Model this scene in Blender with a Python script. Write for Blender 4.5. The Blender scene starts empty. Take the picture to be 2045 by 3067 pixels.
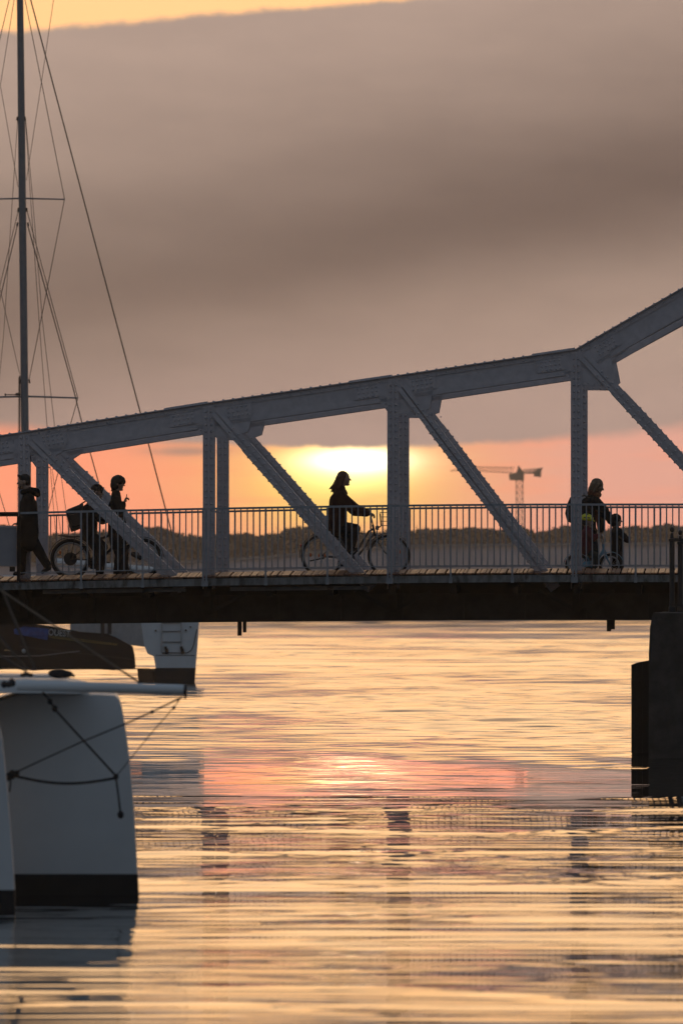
import bpy, math, random
import numpy as np
from mathutils import Vector, Matrix

random.seed(7)
rng = np.random.default_rng(11)
SC = bpy.context.scene
COL = SC.collection
PI = math.pi

# ---------------------------------------------------------------- camera
F = 42000.0            # focal length in photo pixels (long telephoto)
CX, HY = 1022.5, 1800.0
D1 = 230.0             # metres to the near truss of the bridge
S = F / D1             # photo pixels per metre there
CZ = 445.0 / S         # eye above the water
cam_d = bpy.data.cameras.new("camera")
cam = bpy.data.objects.new("camera", cam_d)
COL.objects.link(cam)
cam.location = (0, 0, CZ)
pitch = math.atan((HY - 1533.5) / F)
cam.rotation_euler = (PI / 2 + pitch, 0, 0)
cam_d.sensor_fit = 'VERTICAL'
cam_d.sensor_height = 36.0
cam_d.lens = F / 3067.0 * 36.0
cam_d.clip_start = 1.0
cam_d.clip_end = 20000.0
cam_d.dof.use_dof = True
cam_d.dof.focus_distance = D1
cam_d.dof.aperture_fstop = 10.0
SC.camera = cam
SC.render.resolution_x, SC.render.resolution_y = 682, 1024

# ---------------------------------------------------------------- view + render settings
SC.view_settings.view_transform = 'Standard'
SC.view_settings.look = 'None'
SC.view_settings.exposure = 0.0
SC.view_settings.gamma = 1.0
SC.view_settings.use_curve_mapping = False
SC.render.engine = 'CYCLES'
SC.cycles.max_bounces = 6
SC.cycles.diffuse_bounces = 2
SC.cycles.glossy_bounces = 4
SC.cycles.transmission_bounces = 4
SC.cycles.volume_bounces = 0
SC.cycles.use_denoising = True
SC.cycles.caustics_reflective = False
SC.cycles.caustics_refractive = False
SC.cycles.sample_clamp_indirect = 4.0


def srgb(r, g, b):
    def f(c):
        c /= 255.0
        return c / 12.92 if c <= 0.04045 else ((c + 0.055) / 1.055) ** 2.4
    return (f(r), f(g), f(b), 1.0)


# ---------------------------------------------------------------- sky
SUN_AZ = (1085 - CX) / F
SUN_EL = (HY - 1375) / F


class Nodes:
    """small expression helper over a node tree"""
    def __init__(self, tree):
        self.t = tree

    def n(self, typ, **kw):
        nd = self.t.nodes.new(typ)
        for k, v in kw.items():
            setattr(nd, k, v)
        return nd

    def put(self, sock, v):
        if isinstance(v, bpy.types.NodeSocket):
            self.t.links.new(v, sock)
        elif v is not None:
            sock.default_value = v

    def m(self, op, a, b=None, c=None, clamp=False):
        nd = self.n('ShaderNodeMath', operation=op)
        nd.use_clamp = clamp
        for i, v in enumerate((a, b, c)):
            self.put(nd.inputs[i], v)
        return nd.outputs[0]

    def step(self, x, lo, hi):
        nd = self.n('ShaderNodeMapRange')
        nd.interpolation_type = 'SMOOTHSTEP'
        self.put(nd.inputs['Value'], x)
        self.put(nd.inputs['From Min'], lo)
        self.put(nd.inputs['From Max'], hi)
        return nd.outputs[0]

    def mix(self, f, a, b, mode='MIX'):
        nd = self.n('ShaderNodeMix', data_type='RGBA', blend_type=mode)
        nd.clamp_factor = True
        self.put(nd.inputs[0], f)
        self.put(nd.inputs[6], a)
        self.put(nd.inputs[7], b)
        return nd.outputs[2]

    def noise(self, vec, scale, detail=3.0, rough=0.5, col=False):
        nd = self.n('ShaderNodeTexNoise')
        self.put(nd.inputs['Vector'], vec)
        nd.inputs['Scale'].default_value = scale
        nd.inputs['Detail'].default_value = detail
        nd.inputs['Roughness'].default_value = rough
        return nd.outputs[1 if col else 0]

    def gauss(self, *terms):
        """exp(-sum((x - c) / s)^2)"""
        acc = None
        for x, c, s in terms:
            q = self.m('DIVIDE', self.m('SUBTRACT', x, c), s)
            q = self.m('MULTIPLY', q, q)
            acc = q if acc is None else self.m('ADD', acc, q)
        return self.m('EXPONENT', self.m('MULTIPLY', acc, -1.0))

    def comb(self, x, y, z):
        nd = self.n('ShaderNodeCombineXYZ')
        for i, v in enumerate((x, y, z)):
            self.put(nd.inputs[i], v)
        return nd.outputs[0]


def build_world():
    w = bpy.data.worlds.new("World")
    SC.world = w
    w.use_nodes = True
    t = w.node_tree
    t.nodes.clear()
    N = Nodes(t)
    out = N.n('ShaderNodeOutputWorld')
    bg = N.n('ShaderNodeBackground')
    sky = N.n('ShaderNodeTexSky', sky_type='NISHITA')
    sky.sun_disc = False
    sky.sun_elevation = max(SUN_EL, math.radians(0.6))
    sky.sun_rotation = SUN_AZ
    sky.altitude = 0
    sky.air_density = 1.0
    sky.dust_density = 2.0
    sky.ozone_density = 2.0
    tc = N.n('ShaderNodeTexCoord').outputs['Generated']
    sep = N.n('ShaderNodeSeparateXYZ')
    N.put(sep.inputs[0], tc)
    x, y, z = sep.outputs
    az = N.m('ARCTAN2', x, y)
    el = N.m('ARCSINE', z)
    mrad = 1000.0
    # thousandths of a radian, azimuth from the view axis and elevation
    u = N.m('MULTIPLY', az, mrad)
    v = N.m('MULTIPLY', el, mrad)
    k = F / mrad                              # photo px per mrad

    def U(px): return (px - CX) / k
    def V(py): return (HY - py) / k
    uc = N.m('MINIMUM', N.m('MAXIMUM', u, -60.0), 60.0)
    un = N.m('DIVIDE', uc, U(2045))
    # angle from the sun in mrad (flat) and on the sphere
    # ---- cloud-free upper sky: golden near the sun, dusk blue away from it
    dot = N.m('ADD', N.m('MULTIPLY', x, math.sin(SUN_AZ)), N.m('MULTIPLY', y, math.cos(SUN_AZ)))
    away = N.step(dot, 0.992, 0.62)            # 0 at the sun's azimuth, 1 well away from it
    high = N.step(v, 110.0, 420.0)
    gold = N.mix(N.step(v, 42.0, 105.0), (0.93, 0.60, 0.31, 1), (1.44, 0.92, 0.48, 1))
    dusk = N.mix(N.step(v, 30.0, 900.0), DUSK_LOW, DUSK_HIGH)
    upper = N.mix(N.m('MAXIMUM', away, high), gold, dusk)
    nishita = N.mix(1.0, sky.outputs[0], (0.05, 0.05, 0.05, 1), 'MULTIPLY')
    upper = N.mix(1.0, upper, nishita, 'ADD')
    # ---- thick cloud bank
    cvec = N.comb(N.m('MULTIPLY', u, 0.05), N.m('MULTIPLY', v, 0.16), 0.0)
    nz_big = N.m('SUBTRACT', N.noise(cvec, 1.0, 4.0, 0.55), 0.5)
    evec = N.comb(N.m('MULTIPLY', u, 0.22), N.m('MULTIPLY', v, 0.35), 3.0)
    nz_edge = N.m('SUBTRACT', N.noise(evec, 1.0, 5.0, 0.6), 0.5)
    band_v = N.m('ADD', V(735), N.m('MULTIPLY', un, 4.6))
    dv = N.m('SUBTRACT', v, band_v)
    dv = N.m('ADD', dv, N.m('MULTIPLY', nz_big, 4.0))
    up_side = N.m('EXPONENT', N.m('MULTIPLY', N.m('POWER', N.m('ABSOLUTE', N.m('DIVIDE', dv, 10.8)), 1.7), -1.0))
    lo_side = N.m('EXPONENT', N.m('MULTIPLY', N.m('POWER', N.m('ABSOLUTE', N.m('DIVIDE', dv, 7.4)), 1.7), -1.0))
    dark = N.mix(N.m('GREATER_THAN', dv, 0.0), lo_side, up_side)
    c_light = N.mix(N.step(v, V(1300), V(900)), srgb(186, 158, 147), srgb(189, 164, 150))
    cloud = N.mix(dark, c_light, N.mix(N.step(un, -1.0, 1.0), srgb(123, 107, 100), srgb(106, 91, 86)))
    mott = N.noise(N.comb(N.m('MULTIPLY', u, 0.09), N.m('MULTIPLY', v, 0.3), 7.0), 1.0, 5.0, 0.55)
    cloud = N.mix(N.step(mott, 0.25, 0.8), N.mix(1.0, cloud, (0.93, 0.93, 0.935, 1), 'MULTIPLY'), N.mix(1.0, cloud, (1.05, 1.045, 1.04, 1), 'MULTIPLY'))
    cloud = N.mix(away, cloud, DUSK_LOW)
    # ---- glowing strip below the bank
    strip = N.mix(N.step(un, -1.1, 1.1), srgb(255, 152, 115), srgb(222, 160, 142))
    low = N.step(v, V(1430), V(1640))
    strip = N.mix(N.m('MULTIPLY', low, 0.5), strip, srgb(238, 148, 124))
    def glow(px, py, sx, sy):
        return N.gauss((u, U(px), sx / k), (v, V(py), sy / k))
    streak = N.noise(N.comb(N.m('MULTIPLY', u, 0.12), N.m('MULTIPLY', v, 0.9), 1.0), 1.0, 4.0, 0.55)
    strip = N.mix(N.m('MULTIPLY', glow(1000, 1460, 420, 230), 0.9), strip, srgb(255, 188, 98))
    strip = N.mix(glow(1010, 1430, 200, 112), strip, srgb(255, 232, 118))
    strip = N.mix(N.m('MULTIPLY', N.step(streak, 0.45, 0.72), 0.30), strip, srgb(255, 150, 110))
    strip = N.mix(1.0, strip, (STRIP_GAIN, STRIP_GAIN, STRIP_GAIN, 1), 'MULTIPLY')
    core = N.mix(glow(1062, 1392, 175, 58), (0, 0, 0, 1), (1.5, 1.2, 0.6, 1))
    core2 = N.mix(glow(1068, 1378, 125, 30), (0, 0, 0, 1), (2.6, 2.4, 1.9, 1))
    strip = N.mix(1.0, strip, core, 'ADD')
    strip = N.mix(1.0, strip, core2, 'ADD')
    # small grey wisps hanging under the bank, left of the sun
    wisp = N.m('MULTIPLY', glow(560, 1352, 130, 16), N.step(nz_edge, -0.28, 0.05))
    wisp2 = N.m('MULTIPLY', glow(540, 1310, 110, 18), N.step(nz_edge, -0.2, 0.1))
    wispm = N.m('MINIMUM', N.m('MULTIPLY', N.m('ADD', wisp, wisp2), 0.85), 1.0)
    strip = N.mix(wispm, strip, srgb(178, 140, 126))
    strip = N.mix(away, strip, DUSK_LOW)
    # ---- put the layers together
    low_edge = N.m('ADD', V(1338), N.m('MULTIPLY', N.m('MULTIPLY', un, un), 1.35))
    low_edge = N.m('ADD', low_edge, N.m('MULTIPLY', nz_edge, 1.1))
    soft = N.m('ADD', 0.22, N.m('MULTIPLY', N.m('MULTIPLY', un, un), 0.55))
    in_cloud = N.step(v, N.m('SUBTRACT', low_edge, soft), N.m('ADD', low_edge, soft))
    top_edge = N.m('ADD', V(18), N.m('MULTIPLY', un, 1.95))
    top_edge = N.m('ADD', top_edge, N.m('MULTIPLY', nz_edge, 1.6))
    above = N.step(v, N.m('SUBTRACT', top_edge, 0.28), N.m('ADD', top_edge, 0.42))
    sky_c = N.mix(in_cloud, strip, cloud)
    sky_c = N.mix(above, sky_c, upper)
    N.put(bg.inputs['Color'], sky_c)
    bg.inputs['Strength'].default_value = 1.0
    t.links.new(bg.outputs[0], out.inputs[0])
    w.cycles.sampling_method = 'MANUAL'
    w.cycles.sample_map_resolution = 4096


DUSK_LOW = (0.112, 0.130, 0.156, 1)
DUSK_HIGH = (0.094, 0.124, 0.166, 1)
STRIP_GAIN = 1.22
build_world()

# ---------------------------------------------------------------- sun, low behind the cloud bank
sun_d = bpy.data.lights.new("sun", 'SUN')
sun_d.energy = 0.00036
sun_d.angle = math.radians(1.35)
sun_d.color = (1.0, 0.20, 0.09)
sun = bpy.data.objects.new("sun", sun_d)
COL.objects.link(sun)
sdir = Vector((math.sin(SUN_AZ) * math.cos(SUN_EL), math.cos(SUN_AZ) * math.cos(SUN_EL), math.sin(SUN_EL)))
sun.rotation_euler = sdir.to_track_quat('Z', 'Y').to_euler()
sun.location = (0, 300, 60)

# ---------------------------------------------------------------- helpers
ORG = {}


def W(px, py, Y):
    """world point seen at photo pixel (px, py) at distance Y"""
    return Vector(((px - CX) * Y / F, Y, CZ + (HY - py) * Y / F))


PHI = math.atan(0.037)   # the bridge is turned a little
SP, CP = math.sin(PHI), math.cos(PHI)


def BL(px, py, yl=0.0):
    """bridge-local point (along, across, up) seen at photo pixel (px, py) on the plane across = yl"""
    a, b = (px - CX) / F, (HY - py) / F
    t = (yl + D1 * CP) / (a * SP + CP)
    return Vector((t * a * CP - (t - D1) * SP, yl, CZ + t * b))


BM = Matrix.Translation((0, D1, 0)) @ Matrix.Rotation(-PHI, 4, 'Z')


class MB:
    """collects faces and links them as one mesh object"""
    def __init__(self):
        self.v, self.f = [], []

    def add(self, vs, fs):
        o = len(self.v)
        self.v.extend([tuple(p) for p in vs])
        self.f.extend([tuple(i + o for i in q) for q in fs])
        return self

    def box(self, a, b):
        x0, x1 = sorted((a[0], b[0])); y0, y1 = sorted((a[1], b[1])); z0, z1 = sorted((a[2], b[2]))
        return self.add([(x0, y0, z0), (x1, y0, z0), (x1, y1, z0), (x0, y1, z0), (x0, y0, z1), (x1, y0, z1), (x1, y1, z1), (x0, y1, z1)],
                        [(0, 3, 2, 1), (4, 5, 6, 7), (0, 1, 5, 4), (1, 2, 6, 5), (2, 3, 7, 6), (3, 0, 4, 7)])

    def prism(self, poly, y0, y1):
        """poly of (x, z), anticlockwise seen from the front (-y); extruded from y0 to y1"""
        n = len(poly)
        vs = [(p[0], y0, p[1]) for p in poly] + [(p[0], y1, p[1]) for p in poly]
        fs = [tuple(range(n)), tuple(range(2 * n - 1, n - 1, -1))]
        fs += [(i, i + n, (i + 1) % n + n, (i + 1) % n) for i in range(n)]
        return self.add(vs, fs)

    def loft(self, secs, caps=True):
        n = len(secs[0])
        vs = [p for s in secs for p in s]
        fs = []
        for k in range(len(secs) - 1):
            for i in range(n):
                j = (i + 1) % n
                fs.append((k * n + i, (k + 1) * n + i, (k + 1) * n + j, k * n + j))
        if caps:
            fs.append(tuple(range(n)))
            fs.append(tuple(range(len(vs) - 1, len(vs) - n - 1, -1)))
        return self.add(vs, fs)

    def beam(self, p, q, w, d, up=None):
        """rectangular bar from p to q, w wide in the (x, z) plane, d deep across it (y)"""
        p, q = Vector(p), Vector(q)
        a = (q - p).normalized()
        side = Vector((0, 1, 0)) if up is None else Vector(up)
        if abs(a.dot(side)) > 0.98:
            side = Vector((1, 0, 0))
        n = a.cross(side).normalized()
        m = n.cross(a).normalized()
        n *= w / 2; m *= d / 2
        return self.loft([[p - n - m, p + n - m, p + n + m, p - n + m], [q - n - m, q + n - m, q + n + m, q - n + m]])

    def tube(self, pts, r, sides=8, cap=True, closed=False):
        pts = [Vector(p) for p in pts]
        rs = r if isinstance(r, (list, tuple)) else [r] * len(pts)
        secs = []
        prev = None
        for i, p in enumerate(pts):
            if closed:
                a = (pts[(i + 1) % len(pts)] - pts[i - 1]).normalized()
            else:
                a = (pts[min(i + 1, len(pts) - 1)] - pts[max(i - 1, 0)]).normalized()
            if prev is None:
                ref = Vector((0, 1, 0)) if abs(a.y) < 0.9 else Vector((1, 0, 0))
                n = (ref - a * ref.dot(a)).normalized()
            else:
                n = (prev - a * prev.dot(a)).normalized()
            prev = n
            m = a.cross(n)
            secs.append([p + (n * math.cos(2 * PI * k / sides) + m * math.sin(2 * PI * k / sides)) * rs[i] for k in range(sides)])
        if closed:
            secs.append(secs[0])
            return self.loft(secs, caps=False)
        return self.loft(secs, caps=cap)

    def ell(self, c, rad, rot=None, nu=12, nv=8):
        c = Vector(c)
        vs = []
        for j in range(1, nv):
            th = PI * j / nv
            for i in range(nu):
                ph = 2 * PI * i / nu
                p = Vector((rad[0] * math.sin(th) * math.cos(ph), rad[1] * math.sin(th) * math.sin(ph), rad[2] * math.cos(th)))
                vs.append(c + (rot @ p if rot is not None else p))
        top = Vector((0, 0, rad[2])); bot = -top
        vs.append(c + (rot @ top if rot is not None else top))
        vs.append(c + (rot @ bot if rot is not None else bot))
        fs = []
        for j in range(nv - 2):
            for i in range(nu):
                k = (i + 1) % nu
                fs.append((j * nu + i, (j + 1) * nu + i, (j + 1) * nu + k, j * nu + k))
        T = len(vs) - 2
        for i in range(nu):
            k = (i + 1) % nu
            fs.append((T, i, k))
            fs.append((T + 1, (nv - 2) * nu + k, (nv - 2) * nu + i))
        return self.add(vs, fs)

    def cap(self, p, rp, q, rq, sides=10):
        """round-ended tapered limb"""
        p, q = Vector(p), Vector(q)
        a = q - p
        L = a.length
        a = a / L if L > 1e-6 else Vector((0, 0, 1))
        pts, rs = [], []
        for t in (-1.0, -0.92, -0.7, -0.35):
            pts.append(p + a * rp * t); rs.append(max(rp * math.sqrt(max(1 - t * t, 0)), rp * 0.08))
        pts.append(p); rs.append(rp)
        pts.append(q); rs.append(rq)
        for t in (0.35, 0.7, 0.92, 1.0):
            pts.append(q + a * rq * t); rs.append(max(rq * math.sqrt(max(1 - t * t, 0)), rq * 0.08))
        return self.tube(pts, rs, sides)

    def mesh(self, name, mat, off=None):
        me = bpy.data.meshes.new(name)
        vs = self.v if off is None else [(p[0] - off[0], p[1] - off[1], p[2] - off[2]) for p in self.v]
        me.from_pydata(vs, [], self.f)
        if mat:
            me.materials.append(mat)
        return me

    def build(self, name, mat, parent=None, smooth=False, **props):
        off = org(parent) if parent else None
        me = self.mesh(name, mat, off)
        if smooth:
            me.polygons.foreach_set('use_smooth', [True] * len(me.polygons))
        o = bpy.data.objects.new(name, me)
        COL.objects.link(o)
        if parent:
            o.parent = parent
        for k, v in props.items():
            o[k] = v
        return o


def org(o):
    while o is not None:
        if o.name in ORG:
            return ORG[o.name]
        o = o.parent
    return None


def tag(o, label=None, cat=None, group=None, kind=None):
    for k, v in (('label', label), ('category', cat), ('group', group), ('kind', kind)):
        if v:
            o[k] = v
    return o


def thing(name, label, cat, base, group=None, bridge=False):
    """an Empty at the thing's base; parts are built in absolute (or bridge) coordinates and shifted"""
    o = bpy.data.objects.new(name, None)
    COL.objects.link(o)
    o.empty_display_size = 0.2
    base = Vector(base)
    if bridge:
        o.location = BM @ base
        o.rotation_euler = (0, 0, -PHI)
    else:
        o.location = base
    ORG[o.name] = base
    return tag(o, label, cat, group)


def copy_to(o, loc=None, parent=None, name=None):
    c = o.copy()
    COL.objects.link(c)
    if parent is not None:
        c.parent = parent
    if loc is not None:
        c.location = loc
    return c


# ---------------------------------------------------------------- materials
MATS = {}


def mat(name, col, rough=0.6, metal=0.0, var=0.12, vscale=6.0, bump=0.0, bscale=40.0, dirt=None, dscale=1.5, spec=0.5, stretch=None):
    if name in MATS:
        return MATS[name]
    m = bpy.data.materials.new(name)
    m.use_nodes = True
    N = Nodes(m.node_tree)
    b = m.node_tree.nodes['Principled BSDF']
    co = N.n('ShaderNodeTexCoord').outputs['Object']
    if stretch:
        mp = N.n('ShaderNodeMapping')
        N.put(mp.inputs[0], co)
        mp.inputs['Scale'].default_value = stretch
        co = mp.outputs[0]
    c4 = (*col, 1.0)
    nz = N.noise(co, vscale, 5.0, 0.6)
    dk = tuple(max(c * (1 - var * 1.6), 0) for c in col) + (1.0,)
    lt = tuple(min(c * (1 + var), 1) for c in col) + (1.0,)
    c = N.mix(N.step(nz, 0.3, 0.7), dk, lt)
    if dirt:
        d = N.noise(co, dscale, 6.0, 0.65)
        c = N.mix(N.step(d, dirt[1], dirt[1] + 0.22), c, (*dirt[0], 1.0))
    N.put(b.inputs['Base Color'], c)
    N.put(b.inputs['Roughness'], N.m('ADD', rough - 0.08, N.m('MULTIPLY', nz, 0.16), clamp=True))
    b.inputs['Metallic'].default_value = metal
    b.inputs['Specular IOR Level'].default_value = spec
    if bump > 0:
        bp = N.n('ShaderNodeBump')
        bp.inputs['Strength'].default_value = 1.0
        bp.inputs['Distance'].default_value = bump
        N.put(bp.inputs['Height'], N.noise(co, bscale, 4.0, 0.6))
        N.put(b.inputs['Normal'], bp.outputs[0])
    MATS[name] = m
    return m


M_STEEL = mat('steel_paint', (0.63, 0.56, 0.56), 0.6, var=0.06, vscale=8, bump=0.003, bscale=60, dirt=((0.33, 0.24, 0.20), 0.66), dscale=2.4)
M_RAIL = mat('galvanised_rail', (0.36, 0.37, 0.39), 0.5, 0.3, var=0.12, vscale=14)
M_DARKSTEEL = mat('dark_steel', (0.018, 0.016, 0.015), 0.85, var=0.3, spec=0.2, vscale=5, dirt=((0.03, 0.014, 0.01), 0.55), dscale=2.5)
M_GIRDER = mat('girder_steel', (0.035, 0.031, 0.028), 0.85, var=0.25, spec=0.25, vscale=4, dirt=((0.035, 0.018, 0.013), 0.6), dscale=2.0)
M_FASCIA = mat('fascia_weathered', (0.24, 0.24, 0.23), 0.7, var=0.3, vscale=5, dirt=((0.045, 0.035, 0.028), 0.48), dscale=4.0, stretch=(1.6, 1, 0.5))
M_PLANK = mat('deck_planks', (0.34, 0.135, 0.06), 0.38, var=0.3, vscale=10, stretch=(6, 1, 1))
M_PLANK2 = mat('deck_planks_worn', (0.26, 0.105, 0.05), 0.42, var=0.3, vscale=10, stretch=(6, 1, 1))
M_ROAD = mat('road_asphalt', (0.05, 0.05, 0.05), 0.9, var=0.2, bump=0.004)
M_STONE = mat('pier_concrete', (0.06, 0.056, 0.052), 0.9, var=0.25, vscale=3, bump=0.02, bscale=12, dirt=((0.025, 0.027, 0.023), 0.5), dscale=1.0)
M_TIMBER = mat('tarred_timber', (0.016, 0.014, 0.012), 0.85, var=0.3, vscale=4, bump=0.01, bscale=10)
M_IRON = mat('black_iron', (0.022, 0.022, 0.022), 0.5, var=0.2)
M_SKIN = mat('skin', (0.45, 0.28, 0.20), 0.55, var=0.06)
M_RUBBER = mat('rubber', (0.018, 0.018, 0.018), 0.75)
M_CHROME = mat('bare_metal', (0.45, 0.45, 0.46), 0.32, 0.9)
M_ORANGE = mat('orange_reflector', (0.85, 0.22, 0.03), 0.3)
M_RED = mat('red_lens', (0.75, 0.03, 0.03), 0.3)
M_GEL = mat('white_hull', (0.78, 0.78, 0.77), 0.42, var=0.04, vscale=1.2, dirt=((0.6, 0.58, 0.54), 0.66), dscale=0.8)
M_BOOT = mat('antifouling_black', (0.02, 0.018, 0.018), 0.7, var=0.2)
M_ROPE = mat('dark_rope', (0.03, 0.028, 0.028), 0.9)
M_WIRE = mat('wire_stay', (0.085, 0.07, 0.055), 0.5, 0.2)
# ================================================================ SETTING: water, shore, embankment
def wave_field(X, Y, spacing):
    """height of the harbour water: long low ripples near the quay, wind-roughened water from the bridge outwards"""
    r = np.random.default_rng(5)
    H = np.zeros_like(X)
    edge = 217.0 + 7.0 * np.sin(X * 0.55 + 0.6) + 5.0 * np.sin(X * 0.21 + 2.0) + 7.0 * np.sin(X * 1.3 + Y * 0.15) + 5.0 * np.sin(X * 2.9 + 1.0 + Y * 0.2)
    rough = 1.0 / (1.0 + np.exp(-(Y - edge) / 6.5))
    # gusts: patches where the ripples are stronger or weaker
    gust = np.zeros_like(X)
    for _ in range(12):
        kx, ky, ph = r.normal(0, 0.35), r.normal(0, 0.05), r.uniform(0, 2 * PI)
        gust += np.sin(kx * X + ky * Y + ph)
    gust = np.clip(1.0 + 0.22 * gust, 0.45, 1.7)
    # how lively the calm stretch is: nearly flat in the lee just inside the bridge, livelier towards the quay
    lee = 0.22 + 0.78 / (1.0 + np.exp((Y - 168.0 - 7 * np.sin(0.7 * X + 1.0) - 6 * np.sin(1.9 * X) - 4 * np.sin(3.3 * X + 2.0)) / 8.5))
    lee *= 1.0 - 0.22 * np.clip((120 - Y) / 35.0, 0, 1)

    def patches(n, sx, sy):
        e = np.zeros_like(X)
        for _ in range(n):
            e += np.sin(r.normal(0, sx) * X + r.normal(0, sy) * Y + r.uniform(0, 2 * PI))
        return e / math.sqrt(n / 2)
    for j in range(11):      # calm water: few long-crested ripples with flat troughs and narrow crests
        lam = math.exp(r.uniform(math.log(0.9), math.log(6.0))) if j < 8 else r.uniform(0.7, 1.5)
        ang = r.normal(0.025, 0.035)
        k = 2 * PI / lam
        p = k * (math.sin(ang) * X + math.cos(ang) * Y) + 1.7 * patches(5, 0.6, 0.25) + r.uniform(0, 2 * PI)
        env = np.clip(0.36 + 0.85 * patches(5, 0.55, 0.4), 0.0, 2.1)
        ok = np.clip((lam / spacing - 3.0) / 2.0, 0, 1)
        A = (0.0150 if j < 8 else 0.0100) / k
        H += A * np.exp(5.0 * (np.cos(p) - 1)) * env * ok * lee * (1 - rough * 0.7)
    comps = []
    for lam, ang, sl, ph in ((17.0, 0.06, 0.0020, 0.4), (31.0, -0.05, 0.0026, 2.1), (9.0, 0.10, 0.0012, 4.0)):
        k = 2 * PI / lam
        H += sl / k * np.sin(k * (math.sin(ang) * X + math.cos(ang) * Y) + ph) * np.clip((190 - Y) / 22, 0, 1) * np.clip((Y - 66) / 12, 0, 1)
    for _ in range(8):       # smooth low undulation
        lam = math.exp(r.uniform(math.log(1.5), math.log(5.5)))
        comps.append((lam, r.normal(0.02, 0.05), 0.0009 * r.uniform(0.6, 1.4), 3))
    # a very long, low swell added so the calm band mirrors the glow
    H += 0.0028 * 130 / (2 * PI) * np.sin(2 * PI * (Y - 125.0) / 130.0) * np.clip((Y - 100) / 50, 0, 1) * np.clip((300 - Y) / 50, 0, 1)
    for _ in range(6):       # broad slow swells that tint wide bands
        lam = math.exp(r.uniform(math.log(6.0), math.log(16.0)))
        comps.append((lam, r.normal(0.03, 0.12), 0.0010 * r.uniform(0.6, 1.4), 3))
    for _ in range(26):      # fine ripples over it
        lam = math.exp(r.uniform(math.log(0.45), math.log(1.3)))
        comps.append((lam, r.normal(0.02, 0.07), 0.0009 * r.uniform(0.5, 1.4), 0))
    for _ in range(90):      # rough
        lam = math.exp(r.uniform(math.log(0.5), math.log(4.0)))
        ang = r.normal(0.05, 0.36)
        slope = 0.0066 * r.uniform(0.5, 1.4)
        comps.append((lam, ang, slope, 1))
    for _ in range(30):      # far, coarser water
        lam = math.exp(r.uniform(math.log(6.0), math.log(26.0)))
        ang = r.normal(0.0, 0.3)
        slope = 0.005 * r.uniform(0.5, 1.4)
        comps.append((lam, ang, slope, 2))
    for lam, ang, slope, kind in comps:
        k = 2 * PI / lam
        ph = r.uniform(0, 2 * PI)
        A = slope / k
        ok = np.clip((lam / spacing - 2.2) / 1.5, 0, 1)      # nothing finer than the mesh can carry
        wv = np.sin(k * (math.sin(ang) * X + math.cos(ang) * Y) + ph)
        if kind == 0:
            H += A * wv * ok * (1 - rough * 0.5) * (0.55 + 0.45 * np.clip((Y - 165) / 15, 0, 1))
        elif kind == 3:
            H += A * wv * ok * (1 - rough) * (0.25 + 0.75 * lee)
        elif kind == 1:
            H += A * wv * ok * rough * gust
        else:
            H += A * wv * ok * rough * np.clip((Y - 260) / 250, 0, 1)
    return H


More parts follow.
